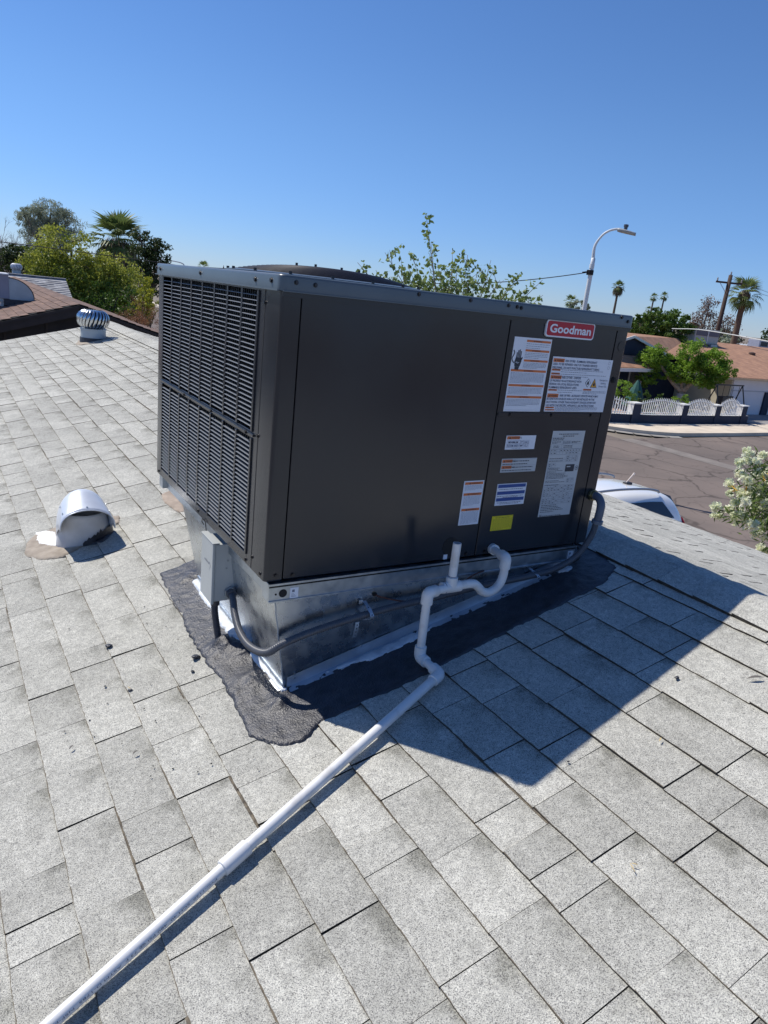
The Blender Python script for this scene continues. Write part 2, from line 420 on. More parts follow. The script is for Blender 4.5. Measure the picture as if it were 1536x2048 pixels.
class Print:
    """flat print on the front face of the cabinet; x, z in metres"""
    def __init__(s): s.mb = {}
    def g(s, k): return s.mb.setdefault(k, MB())
    def rect(s, k, x0, x1, z0, z1, lay=1):
        y = YF - .0012 - .00035*lay; s.g(k).quad((x0,y,z0),(x1,y,z0),(x1,y,z1),(x0,y,z1))
    def poly(s, k, pts, lay=1):
        y = YF - .0012 - .00035*lay; s.g(k).add([(p[0],y,p[1]) for p in pts], [tuple(range(len(pts)))])
    def text(s, k, t, x, z, wd, ht, bold=0.0, shear=0.0, lay=2):
        V, F = fit_text(t, wd, ht, bold, shear); y = YF - .0012 - .00035*lay
        s.g(k).add([(x+p[0], y, z+p[1]) for p in V], F)
    def lines(s, k, x0, x1, z0, z1, n, h, rr, last=.6):
        """fine print too small to read: word-length dashes"""
        for i in range(n):
            z = z1 - (i+.5)*(z1-z0)/n; x = x0; end = x1 if i < n-1 else x0+(x1-x0)*last
            while x < end:
                L_ = rr.uniform(.003,.011); e = min(x+L_, end)
                s.rect(k, x, e, z-h/2, z+h/2, 2); x = e + .0022
PM = dict(white=M_white, silver=M_silver, orange=M_orange, red=M_red, blue=M_blue, yellow=M_yellow, ink=M_ink, grey=M_inkg)
def sticker(name, x0, x1, z0, z1, base, fn, label, parent):
    b = MB(); y = YF - .0012
    b.box(x0, x1, y, YF-.0002, z0, z1)
    st = mk(name, b, PM[base], parent); st['label'] = label
    p = Print(); fn(p)
    for k, m_ in p.mb.items(): mk('print', m_, PM[k], st)['kind'] = 'stuff'
    return st

# ------------------------------------------------------------------ the rooftop air handler
W, D, H = 1.30, 1.212, .833
unit = root('rooftop_air_conditioner', (W/2, D/2, -.06), 'large charcoal packaged air conditioner with louvred side and warning stickers, on a metal curb', 'air conditioner')
# inner body, kept 6 mm inside the skins
b = MB(); b.box(.03, W-.03, .012, D-.012, .006, .80); mk('inner_cabinet', b, M_black, unit)
bev = .004
def panel(name, x0, x1, z0, z1, lab=None, y=0.0, th=.011):
    b = MB(); b.box(x0, x1, y, y+th, z0, z1); o = mk(name, b, M_paint, unit, bevel=.0022, seg=2)
    if lab: o['label'] = lab
    return o
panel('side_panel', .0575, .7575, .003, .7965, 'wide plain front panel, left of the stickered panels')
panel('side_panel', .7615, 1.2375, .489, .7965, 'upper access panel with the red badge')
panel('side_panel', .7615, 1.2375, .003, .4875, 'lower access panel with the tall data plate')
# the lip where the upper panel laps the lower one
b = MB(); b.box(.7650, 1.2350, -.0022, -.0002, .4795, .4925); mk('panel_lip', b, M_paint, unit, bevel=.0008)
# corner posts: L shaped, rounded outer edge
def post(cx, cy, sx, sy, a=.052, bb=.100):
    b = MB(); rr = .012; n = 6; prof = []
    prof.append((a, 0)); 
    for i in range(n+1):
        t = math.pi/2*i/n; prof.append((rr - rr*math.sin(t), rr - rr*math.cos(t)))
    prof.append((0, bb)); 
    inner = [(.012, bb), (.012, .012), (a, .012)]
    pr = prof + inner; vs = []
    for z in (.001, .7975):
        for px, py in pr: vs.append((cx + sx*px, cy + sy*py, z))
    k = len(pr); f = [(i, (i+1)%k, k+(i+1)%k, k+i) for i in range(k)]
    # caps as quads along the L
    if sx*sy > 0: f = [tuple(reversed(q)) for q in f]
    b.add(vs, f); o = mk('corner_post', b, M_paint, unit, auto=30); return o
post(0, 0, 1, 1, .0535, .103); post(W, 0, -1, 1, .0585, .10); post(0, D, 1, -1, .05, .062); post(W, D, -1, -1, .05, .10)
b = MB(); b.box(W-.011, W, .103, D-.103, .003, .7965); o = mk('side_panel', b, M_paint, unit, bevel=.002); o['label'] = 'plain end panel facing the street'
b = MB(); b.box(.054, W-.054, D-.011, D, .003, .7965); o = mk('side_panel', b, M_paint, unit, bevel=.002); o['label'] = 'plain rear panel'

# louvred coil guard on the left face
YL0, YL1 = .107, 1.148
cells0, cells1 = .150, 1.128; ncol = 8; pit = (cells1-cells0)/ncol
b = MB()
def lrect(y0, y1, z0, z1, x=0.0, th=.008): b.box(x, x+th, y0, y1, z0, z1)
lrect(YL0, cells0-.004, .001, .797); lrect(cells1+.004, YL1, .001, .797)
lrect(cells0-.004, cells1+.004, .786, .797); lrect(cells0-.004, cells1+.004, .001, .033)
lrect(cells0-.004, cells1+.004, .383, .4035)
lg = mk('louver_panel', b, M_paint, unit, bevel=.001, seg=1)
b = MB(); b.box(-.006, .0, cells0-.02, cells1+.012, .3905, .3985); mk('panel_lip', b, M_paint, unit, bevel=.0015)
b = MB(); b.box(.030, .034, .05, D-.05, .01, .79); mk('condenser_coil', b, M_coil, unit)
# fins of the coil behind the louvres
b = MB()
for i in range(60):
    yy = .15 + i*.0165; b.box(.026, .030, yy, yy+.0035, .02, .79)
o = mk('coil_fin', b, mat('coil_fin_edge', (.05,.055,.06), .5, metal=.5), unit); o['kind'] = 'stuff'
for i in range(ncol+1):
    yy = cells0 + i*pit
    for z0, z1 in ((.033, .383), (.4035, .786)):
        b = MB(); b.box(-.0042, .0010, yy-.0062, yy+.0062, z0-.001, z1+.001); mk('louver_divider', b, M_paint, unit, bevel=.0012, seg=1)
slat_me = None
def slats(z0, z1, n):
    global slat_me
    for i in range(1, n):
        z = z0 + (z1-z0)*i/n
        b = MB(); y0, y1 = cells0-.001, cells1+.001
        # stamped louvre: leans out and down, a little proud of the sheet
        prof = [(.0062,.0014),(.0015,.0012),(-.0030,.0002),(-.0038,-.0010),(-.0030,-.0013),(.0015,.0000),(.0062,.0002)]
        k = len(prof); vs = [(p[0], y, z+p[1]) for y in (y0, y1) for p in prof]
        b.add(vs, [(j, k+j, k+(j+1)%k, (j+1)%k) for j in range(k)])
        mk('louver_slat', b, M_slat, unit)
M_slat = mat('louvre_skylit_paint', (.20,.21,.22), .32, spec=.6)  # cabinet paint made lighter: sky reflection on the slats put into the base colour
slats(.4035, .786, 29); slats(.033, .383, 27)

# lid: pan with rolled edge, drip lip, screws
ov = .008
def rr_xy(x0, x1, y0, y1, r_, n=6):
    pts = []
    for cx, cy, a0 in ((x1-r_,y1-r_,0),(x0+r_,y1-r_,90),(x0+r_,y0+r_,180),(x1-r_,y0+r_,270)):
        for i in range(n+1): a = R(a0+90*i/n); pts.append((cx+r_*math.cos(a), cy+r_*math.sin(a)))
    return pts
b = MB(); V = []; lv = [(.0,.793),(.0,.8255),(.0006,.8285),(.0024,.8312),(.0052,.8326),(.009,H)]
for ins_, z in lv: V += [(p[0], p[1], z) for p in rr_xy(-ov+ins_, W+ov-ins_, -ov+ins_, D+ov-ins_, .022-ins_)]
k = len(V)//len(lv); b.add(V, [(q*k+i, q*k+(i+1)%k, (q+1)*k+(i+1)%k, (q+1)*k+i) for q in range(len(lv)-1) for i in range(k)] + [tuple(range((len(lv)-1)*k, len(lv)*k)), tuple(range(k-1,-1,-1))])
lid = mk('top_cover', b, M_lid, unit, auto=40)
b = MB()
b.box(-ov-.005, -ov, .0, D, .7915, .7950); b.box(.0, W, -ov-.003, -ov, .7915, .7940)
mk('drip_lip', b, M_lid, unit)
b = MB(); b.box(.0, W, -.0035, -.0008, .779, .7925); mk('top_flange', b, M_paint, unit)

# fan guard on the lid: concentric wires on radial ribs
FC = Vector((.415, .60, 0)); FR = .325
fg = MB(); rings = 21
def fz(r_): return .838 + .036*(1-(r_/FR)**2.4)
for i in range(rings):
    rr = FR*(1 - i/ (rings+.6)); n = 56
    fg.tube([FC + Vector((rr*math.cos(2*math.pi*k/n), rr*math.sin(2*math.pi*k/n), fz(rr))) for k in range(n+1)], .0024, 5, False)
for k in range(8):
    a = math.pi*k/4 + .2
    fg.tube([FC + Vector((rr*math.cos(a), rr*math.sin(a), fz(abs(rr))-.004)) for rr in [FR*j/8 for j in range(9)]], .003, 5, False)
M_guard = mat('black_coated_wire', (.012,.013,.022), .5, spec=.3)
guard = mk('fan_guard', fg, M_guard, unit, smooth=True)
b = MB(); b.lathe(FC, [(FR+.012, H-.002), (FR+.012, H+.006), (FR-.004, H+.009), (FR-.004, .70)], 48); mk('fan_shroud', b, M_lid, unit, auto=40)
b = MB(); b.tube([FC+Vector((0,0,.72)), FC+Vector((0,0,.80))], .06, 16)
for k in range(4):
    a = math.pi*k/2; c_, s_ = math.cos(a), math.sin(a)
    p = lambda r_, t_, z_: (FC.x + r_*c_ - t_*s_, FC.y + r_*s_ + t_*c_, z_)
    b.add([p(.05,-.05,.79), p(.30,-.11,.80), p(.30,.10,.745), p(.05,.05,.755)], [(0,1,2,3),(3,2,1,0)])
mk('fan_blade_set', b, M_coil, unit)
for k in range(16):
    a = 2*math.pi*k/16; q = FC + Vector(((FR+.006)*math.cos(a), (FR+.006)*math.sin(a), H+.004)); b = MB(); b.tube([q, q+Vector((0,0,.010))], .005, 8); mk('guard_bolt', b, M_screw, unit)
for j in (-.12,-.05,.05,.12):
    q = FC + Vector((j, -.02, fz(abs(j))+.002)); b = MB(); b.tube([q, q+Vector((0,0,.008))], .0045, 8); mk('guard_bolt', b, M_screw, unit)

# screws (hex heads with washers)
def screw(p, nrm, r_=.0048, m_=None, nm='screw'):
    b = MB(); p = Vector(p); nrm = Vector(nrm); b.tube([p, p+nrm*.0012], r_*1.45, 10); b.tube([p+nrm*.0012, p+nrm*.0046], r_, 6)
    return mk(nm, b, m_ or M_screw, unit)
nF = (0,-1,0); nL = (-1,0,0)
for x, z in ((.815,.4895),(.999,.4895),(1.188,.4895)): screw((x,-.0022,z-.003), nF)
for x, z in ((.087,.014),(.034,.018),(.72,.014),(.80,.014)): screw((x,0,z), nF)
for x, z in ((.034,.816),(.087,.815),(.405,.822),(.587,.822),(.733,.820),(.768,.819),(.785,.817),(1.238,.824),(1.272,.812)): screw((x,-ov,z), nF, .0042)
for y, z in ((1.206,.817),(1.150,.813),(.648,.814),(.161,.813),(.050,.815)): screw((-ov,y,z), nL, .0052)
for y, z in ((.806,.394),(.5,.394),(.182,.394)): screw((-.006,y,z), nL, .0045)
for y, z in ((.104,.758),(.104,.40),(.625,.014),(.149,.013),(.099,.04),(.032,.015),(1.17,.014)): screw((0,y,z), nL, .0045)
b = MB(); b.box(-.0006, .006, .1028, .1072, .003, .7965); mk('seam', b, M_black, unit)
# knock-out and plug on the right post
b = MB(); b.disc((1.274,-.0004,.728), (0,-1,0), .017, 20, th=.0012); mk('knockout', b, M_paint, unit)
b = MB(); b.disc((1.268,-.0004,.612), (0,-1,0), .0105, 18, th=.003); b.disc((1.268,-.003,.612), (0,-1,0), .006, 12, th=.003); mk('plug', b, M_black, unit)
b = MB(); b.disc((.648,-.0006,.048), (0,-1,0), .030, 22, th=.0008); mk('drain_port', b, M_black, unit)
b = MB(); b.box(.625,.640,-.0032,-.0007,.004,.020); mk('port_tab', b, M_white, unit)

# base rails
def rail(name, x0, x1, y0, y1, front=None):
    b = MB(); b.box(x0, x1, y0, y1, -.060, -.0035); return mk(name, b, M_galrail, unit, bevel=.0016)
rail('base_rail', .012, 1.235, -.010, .040)
rail('base_rail', .012, 1.26, D-.055, D-.005)
rail('base_rail', .03, .075, .042, D-.057); rail('base_rail', 1.20, 1.25, .042, D-.057)
b = MB(); b.box(.008, 1.238, -.0145, -.0102, -.0085, -.0025); b.box(.012, 1.235, -.0135, -.0102, -.0615, -.0565); mk('rail_flange', b, M_galrail, unit)
b = MB(); b.box(.012, 1.235, -.0118, -.0102, -.0150, -.0095); mk('rail_groove', b, M_black, unit)
b = MB(); b.disc((.056,-.0101,-.036), nF, .0125, 20, th=.0010); b.disc((.034,-.0101,-.037), nF, .003, 10, th=.0010); mk('rail_hole', b, M_black, unit)
def tagfn(x0):
    def fn(p):
        for i in range(3): p.rect('grey', x0+.004, x0+.020-.004*i, -.050+.004*i, -.0488+.004*i)
        p.rect('grey', x0+.006, x0+.014, -.036, -.028)
    return fn
def rail_tag(x0):
    global YF
    YF = -.0102; sticker('rail_tag', x0, x0+.026, -.055, -.022, 'white', tagfn(x0), 'small white tag on the base rail', unit); YF = 0.0
rail_tag(.078); rail_tag(1.200)

# ---- badge: red plate, white rim and letters
def rrect(x0, x1, z0, z1, r_, y, n=6):
    pts = []
    for cx, cz, a0 in ((x1-r_,z1-r_,0),(x0+r_,z1-r_,90),(x0+r_,z0+r_,180),(x1-r_,z0+r_,270)):
        for i in range(n+1): a = R(a0+90*i/n); pts.append((cx+r_*math.cos(a), cz+r_*math.sin(a)))
    return pts
def plate(name, x0, x1, z0, z1, r_, ya, yb, m_, parent):
    pts = rrect(x0, x1, z0, z1, r_, 0); k = len(pts); b = MB()
    b.add([(p[0], ya, p[1]) for p in pts] + [(p[0], yb, p[1]) for p in pts], [tuple(range(k-1,-1,-1))] + [(i, (i+1)%k, k+(i+1)%k, k+i) for i in range(k)])
    return mk(name, b, m_, parent)
badge = plate('badge', .903, 1.1215, .7395, .7935, .011, -.0065, -.0003, M_white, unit)
badge['label'] = 'red badge with white rim and white letters'
plate('badge_face', .9075, 1.117, .744, .789, .008, -.0072, -.0066, M_red, badge)
V, F = fit_text('Goodman', .186, .0262, .026, 0.0)
b = MB(); b.add([(.919+p[0], -.0076, .7545+p[1]) for p in V], F); mk('lettering', b, M_white, badge)

# ---- stickers
rr = random.Random(3)
def tri(p, x, z, s, k='ink'): p.poly(k, [(x, z), (x+s, z), (x+s/2, z+s*.9)], 3)
def warnbar(p, x0, x1, z0, z1, text='WARNING', tx=.45):
    p.rect('orange', x0, x1, z0, z1)
    h = (z1-z0); tw = h*4.2; cx = x0 + (x1-x0)*tx
    tri(p, cx-h*1.1, z0+h*.15, h*.8); p.text('ink', text, cx, z0+h*.2, tw, h*.62)
def st1(p):
    x0, x1, z0, z1 = .784, .943, .497, .731
    # three bars right of the hand pictogram
    for zt, nl in ((.7245,3),(.695,4),(.6635,5)):
        warnbar(p, x0+.052, x1-.004, zt-.0068, zt, tx=.35)
        p.lines('grey', x0+.052, x1-.008, zt-.0285, zt-.009, nl, .0012, rr)
    for zt, nl, bot in ((.6315,9,.588),(.5845,6,.5515),(.5475,6,.514)):
        warnbar(p, x0+.004, x1-.004, zt-.0072, zt, tx=.42)
        p.lines('grey', x0+.006, x1-.010, bot, zt-.0095, nl, .0012, rr)
    p.rect('grey', x0+.004, x1-.004, .5012, .5016)
    # hand reached by a spark
    cx, cz = x0+.026, .650
    p.poly('ink', [(cx-.010,cz-.010),(cx+.011,cz-.010),(cx+.016,cz+.006),(cx+.013,cz+.018),(cx-.009,cz+.018),(cx-.013,cz+.004)])
    p.poly('ink', [(cx-.008,cz-.020),(cx+.008,cz-.020),(cx+.010,cz-.0102),(cx-.009,cz-.0102)])
    for k_, (dx, tp) in enumerate(((-.0085,.034),(-.0030,.041),(.0025,.043),(.0080,.038))):
        p.rect('ink', cx+dx, cx+dx+.0040, cz+.018, cz+tp)
    p.poly('ink', [(cx+.0135,cz+.004),(cx+.0195,cz+.018),(cx+.0165,cz+.021),(cx+.012,cz+.014)])
    for q in range(5):
        a = [(-.022,.040),(-.017,.033),(-.020,.024),(-.025,.016),(-.022,.007),(-.014,.001)]
        (ax, az_), (bx, bz) = a[q], a[q+1]; dx, dz = bz-az_, -(bx-ax); L_ = math.hypot(dx, dz); dx, dz = dx/L_*.0018, dz/L_*.0018
        p.poly('ink', [(cx+ax-dx,cz+az_-dz),(cx+ax+dx,cz+az_+dz),(cx+bx+dx,cz+bz+dz),(cx+bx-dx,cz+bz-dz)])
    p.poly('white', [(cx-.010,cz+.002),(cx-.002,cz+.006),(cx-.004,cz+.001),(cx+.008,cz+.004),(cx-.001,cz-.002),(cx+.001,cz+.0025)], 3)
sticker('warning_sticker', .784, .943, .497, .731, 'white', st1, 'tall white sticker with hand pictogram and six orange bars', unit)
def st2(p):
    x0, x1, z0, z1 = .961, 1.246, .498, .679
    rows = [(.672,'RISK OF FIRE - FLAMMABLE REFRIGERANT',.058,.150),(.6605,'USED. TO BE REPAIRED ONLY BY TRAINED SERVICE',.003,.208),(.649,'PERSONNEL. DO NOT PUNCTURE REFRIGERANT TUBING',.003,.222)]
    for zt, s, dx, wd in rows: p.text('inkb', s, x0+dx, zt-.0085, wd, .0072, .012)
    p.rect('orange', x0+.003, x0+.053, .6615, .6735); tri(p, x0+.007, .6635, .008); p.text('ink','WARNING', x0+.017, .6640, .033, .0065, .01)
    for zt in (.6395,.6270): warnbar(p, x0+.003, x0+.042, zt-.006, zt, tx=.3)
    p.lines('grey', x0+.045, x1-.040, .6275, .6405, 2, .0014, rr); p.lines('grey', x0+.045, x1-.020, .6135, .6265, 2, .0014, rr)
    p.rect('orange', x0+.003, x0+.053, .6070, .6185); tri(p, x0+.007, .6088, .008); p.text('ink','WARNING', x0+.017, .6092, .033, .0065, .01)
    for zt, s, dx, wd in ((.6175,'RISK OF FIRE - DISPOSE',.056,.088),(.6060,'OF PROPERLY IN ACCORDANCE WITH',.003,.146),(.5950,'FEDERAL OR LOCAL REGULATIONS.',.003,.138),(.5840,'FLAMMABLE REFRIGERANT USED.',.003,.130)):
        p.text('inkb', s, x0+dx, zt-.0085, wd, .0072, .012)
    warnbar(p, x0+.003, x0+.042, .5675, .5730, tx=.3); p.lines('grey', x0+.045, x0+.160, .5600, .5740, 2, .0014, rr)
    p.rect('orange', x0+.003, x0+.053, .5455, .5580); tri(p, x0+.007, .5475, .008); p.text('ink','WARNING', x0+.017, .5480, .033, .0065, .01)
    for zt, s, dx, wd in ((.5575,'RISK OF FIRE - AUXILIARY DEVICES WHICH MAY',.060,.185),(.5460,'BE IGNITION SOURCES SHALL NOT BE INSTALLED IN THE',.003,.226),(.5350,'DUCTWORK, OTHER THAN AUXILIARY DEVICES LISTED FOR',.003,.236),(.5240,'USE WITH THE SPECIFIC APPLIANCE. SEE INSTRUCTIONS.',.003,.230)):
        p.text('inkb', s, x0+dx, zt-.0085, wd, .0072, .012)
    warnbar(p, x0+.003, x0+.042, .5090, .5140, tx=.3); warnbar(p, x0+.003, x0+.046, .5015, .5060, tx=.3)
    p.lines('grey', x0+.048, x1-.034, .4995, .5150, 4, .0013, rr)
    # flame signs
    cx, cz = x0+.182, .598
    p.poly('ink', [(cx,cz-.0155),(cx+.0135,cz),(cx,cz+.0155),(cx-.0135,cz)]); p.poly('white', [(cx,cz-.0130),(cx+.0113,cz),(cx,cz+.0130),(cx-.0113,cz)], 2)
    p.poly('ink', [(cx-.004,cz-.006),(cx+.004,cz-.006),(cx+.005,cz),(cx,cz+.008),(cx-.005,cz)], 3)
    cx += .030
    p.poly('ink', [(cx-.016,cz-.0155),(cx+.016,cz-.0155),(cx,cz+.0165)]); p.poly('orangey', [(cx-.0128,cz-.0135),(cx+.0128,cz-.0135),(cx,cz+.0125)], 2)
    p.poly('ink', [(cx-.004,cz-.010),(cx+.004,cz-.010),(cx+.005,cz-.004),(cx,cz+.004),(cx-.005,cz-.004)], 3)
    for i, s in enumerate(('Refrigerant','Safety','Group A2L')): p.text('grey', s, x1-.048+(.008 if i == 1 else 0), .606-.0105*i, .026 if i == 1 else .040, .0058)
    warnbar(p, x0+.165, x0+.205, .5720, .5775, tx=.3); p.lines('grey', x0+.165, x1-.006, .5590, .5715, 3, .0013, rr)
    # small round approval marks at the right edge
    for zc in (.668,.652): 
        for k_ in range(10):
            a, a2 = 2*math.pi*k_/10, 2*math.pi*(k_+1)/10
            p.poly('grey', [(x1-.016+.0055*math.cos(a),zc+.0055*math.sin(a)),(x1-.016+.0055*math.cos(a2),zc+.0055*math.sin(a2)),(x1-.016+.0047*math.cos(a2),zc+.0047*math.sin(a2)),(x1-.016+.0047*math.cos(a),zc+.0047*math.sin(a))])
PM['inkb'] = mat('print_dark_blue_grey', (.06,.08,.15), .6); PM['orangey'] = mat('print_amber', (.75,.38,.04), .5)
sticker('warning_sticker', .961, 1.246, .498, .679, 'white', st2, 'broad white sticker with flame signs and capital lettering', unit)
def st_min(p):
    x0, x1, z0, z1 = .816, .946, .370, .417
    warnbar(p, x0+.003, x0+.058, .4045, .4150, tx=.35)
    for a, c in ((x0+.005,x0+.062),(x0+.062,x0+.078),(x0+.078,x0+.102)):
        for za, zb in ((.3765,.3885),(.3885,.4010)):
            for q in ((a,c,za,za+.0006),(a,c,zb-.0006,zb),(a,a+.0006,za,zb),(c-.0006,c,za,zb)): p.rect('grey', *q)
    p.text('inkb','MINIMUM', x0+.011, .3910, .042, .0072, .01); p.text('inkb','ROOM AREA', x0+.008, .3790, .050, .0072, .01)
    p.text('inkb','FT\u00b2', x0+.065, .3910, .010, .0072, .01); p.text('inkb','M\u00b2', x0+.065, .3790, .010, .0072, .01)
    p.text('inkb','164.5', x0+.081, .3910, .018, .0072, .01); p.text('inkb','15.3', x0+.083, .3790, .014, .0072, .01)
    p.lines('grey', x0+.03, x0+.10, .3715, .3745, 1, .0012, rr)
sticker('warning_sticker', .816, .946, .370, .417, 'white', st_min, 'small white sticker giving the minimum room area', unit)
def st3(p):
    x0, x1 = .812, .968
    warnbar(p, x0+.003, x0+.046, .3255, .3355, tx=.35); warnbar(p, x0+.003, x0+.046, .3045, .3145, tx=.35)
    p.rect('grey', x0+.003, x1-.003, .3365, .3370); p.rect('grey', x0+.003, x1-.003, .3150, .3154); p.rect('grey', x0+.003, x1-.003, .2935, .2939)
    for z in (.3300,.3200,.3090,.2985): p.lines('ink', x0+(.050 if z in (.3300,.3090) else .005), x1-(.028 if z > .319 else .006), z-.002, z+.002, 1, .0026, rr, .9)
sticker('warning_sticker', .812, .968, .292, .339, 'silver', st3, 'pale grey sticker with two orange boxes and two lines each', unit)
def st_blue(p):
    x0, x1 = .811, .941
    for zt in (.2500,.2260,.2030): p.rect('blue', x0+.003, x1-.004, zt-.0115, zt)
    for z, a in ((.2330,.010),(.2090,.004),(.2045,.03),(.1865,.008),(.1820,.02)): p.lines('inkb', x0+a, x1-a, z-.0015, z+.0015, 1, .0018, rr, .95)
sticker('notice_sticker', .811, .941, .1765, .2525, 'white', st_blue, 'white sticker with three dark blue bars', unit)
def st_y(p):
    x0, x1 = .810, .903
    p.lines('ink', x0+.014, x1-.014, .1310, .1350, 1, .0018, rr, 1)
    for q in ((x0+.003,x1-.003,.0890,.0894),(x0+.003,x1-.003,.1368,.1372),(x0+.003,x0+.0034,.089,.137),(x1-.0034,x1-.003,.089,.137)): p.rect('ink', *q)
    p.lines('ink', x0+.005, x1-.005, .0900, .1300, 12, .0008, rr)
sticker('notice_sticker', .810, .903, .087, .139, 'yellow', st_y, 'small yellow sticker near the bottom edge', unit)
def st_tall(p):
    x0, x1 = 1.021, 1.177
    def grid(a, c, za, zb, nx, nz, fill=.6):
        for i in range(nx+1): x = a+(c-a)*i/nx; p.rect('grey', x-.0003, x+.0003, za, zb)
        for i in range(nz+1): z = za+(zb-za)*i/nz; p.rect('grey', a, c, z-.0003, z+.0003)
        for i in range(nx):
            for j in range(nz):
                if rr.random() < fill:
                    x = a+(c-a)*(i+.25)/nx; z = za+(zb-za)*(j+.35)/nz; p.rect('ink', x, x+(c-a)/nx*rr.uniform(.25,.5), z, z+(zb-za)/nz*.32, 2)
    p.lines('ink', x0+.030, x1-.030, .4180, .4220, 1, .0026, rr, 1); p.lines('ink', x0+.050, x1-.050, .4110, .4150, 1, .0026, rr, 1)
    p.lines('ink', x0+.004, x0+.060, .4040, .4080, 1, .0026, rr, 1); p.lines('ink', x0+.004, x0+.055, .3980, .4020, 1, .0026, rr, 1)
    grid(x0+.056, x0+.092, .3870, .3960, 4, 2, .9); p.lines('ink', x0+.004, x0+.046, .3870, .3950, 2, .0018, rr); p.lines('ink', x0+.098, x1-.014, .3880, .3950, 2, .0018, rr)
    grid(x0+.003, x1-.003, .3680, .3850, 3, 1, 0); p.lines('ink', x0+.014, x0+.040, .3710, .3810, 2, .002, rr, 1); p.lines('ink', x0+.062, x0+.104, .3710, .3810, 2, .002, rr, 1)
    grid(x0+.003, x1-.003, .3480, .3670, 10, 2, .85)
    grid(x0+.086, x1-.014, .3220, .3440, 4, 3, .7)
    for z in (.3330,.3240): p.rect('grey', x0+.003, x0+.086, z-.003, z-.0026); p.lines('ink', x0+.005, x0+.070, z-.001, z+.003, 1, .0018, rr, 1)
    grid(x0+.004, x0+.040, .3030, .3170, 2, 2, .9)
    p.rect('ink', x0+.090, x0+.134, .2850, .3110); p.rect('silver', x0+.096, x0+.114, .3010, .3050, 2)
    for k_ in range(12):
        a, a2 = 2*math.pi*k_/12, 2*math.pi*(k_+1)/12; cx, cz = x1-.010, .297
        p.poly('ink', [(cx+.0078*math.cos(a),cz+.0085*math.sin(a)),(cx+.0078*math.cos(a2),cz+.0085*math.sin(a2)),(cx+.0062*math.cos(a2),cz+.0068*math.sin(a2)),(cx+.0062*math.cos(a),cz+.0068*math.sin(a))])
    p.rect('ink', x1-.0125, x1-.0075, .2950, .2995)
    for z, e in ((.2990,.062),(.2945,.056),(.2895,.078),(.2850,.050),(.2800,.098),(.2755,.092),(.2710,.110),(.2665,.108),(.2620,.090),(.2530,.070),(.2480,.098),(.2380,.075)):
        p.lines('ink', x0+.005, x0+e, z-.001, z+.001, 1, .0016, rr, 1)
    grid(x0+.108, x0+.142, .2450, .2600, 3, 2, .6)
    grid(x0+.003, x1-.008, .1680, .2360, 9, 10, .5)
    for z, e in ((.1630,.080),(.1570,.088),(.1510,.104),(.1450,.116),(.1385,.070),(.1280,.016),(.1240,.110)): p.lines('ink', x0+.006, x0+e, z-.001, z+.001, 1, .0022, rr, 1)
sticker('data_plate', 1.021, 1.177, .1215, .4315, 'silver', st_tall, 'tall silver data plate with tables', unit)
def st_or(p):
    x0, x1 = .668, .7505
    for zt, zb, n_ in ((.2650,.2370,5),(.2280,.1850,9),(.1750,.1210,12)):
        warnbar(p, x0+.004, x1-.004, zt-.0085, zt, tx=.35)
        p.lines('grey', x0+.006, x1-.006, zb, zt-.010, n_, .0010, rr)
sticker('warning_sticker', .668, .7505, .118, .269, 'white', st_or, 'narrow white sticker with three orange bars, beside the panel seam', unit)

# ------------------------------------------------------------------ sheet-metal curb
curb = root('roof_curb', (.62, .45, -.2), 'galvanised sheet metal curb under the large charcoal air conditioner', 'curb')
def rz(x, y): return roof_n(x, y, 0)[2]
top = [(.038,.002), (1.215,.002), (1.215,.955), (.038,.955)]
bot = [(.088,.000), (1.180,.000), (1.180,.860), (.088,.860)]
def wall(i, nu, nv, name='curb_wall'):
    a, b2 = top[i], top[(i+1)%4]; c, d = bot[i], bot[(i+1)%4]; V = []
    for j in range(nv+1):
        t = j/nv
        for k in range(nu+1):
            s = k/nu; px = a[0]+(b2[0]-a[0])*s; py = a[1]+(b2[1]-a[1])*s; qx = c[0]+(d[0]-c[0])*s; qy = c[1]+(d[1]-c[1])*s
            z0 = -.058; z1 = rz(qx,qy)-.01
            x = px+(qx-px)*t; y = py+(qy-py)*t; z = z0+(z1-z0)*t
            # oil-canning of the thin sheet
            bul = math.sin(math.pi*s)*math.sin(math.pi*t)
            wv = .006*bul*(noise.noise(Vector((x*2.3+i*7, y*2.3, z*4))))
            if i == 0: y += wv
            elif i == 3: x += wv
            V.append((x, y, z))
    F = [(j*(nu+1)+k, j*(nu+1)+k+1, (j+1)*(nu+1)+k+1, (j+1)*(nu+1)+k) for j in range(nv) for k in range(nu)]
    b = MB(); b.add(V, [tuple(reversed(f)) for f in F]); return mk(name, b, M_gal, curb, smooth=True)
o = wall(0, 40, 14); o['label'] = 'front curb wall, tapering from left to right'
o = wall(3, 34, 14); o['label'] = 'left curb wall below the louvres'
wall(1, 12, 6); wall(2, 12, 6)
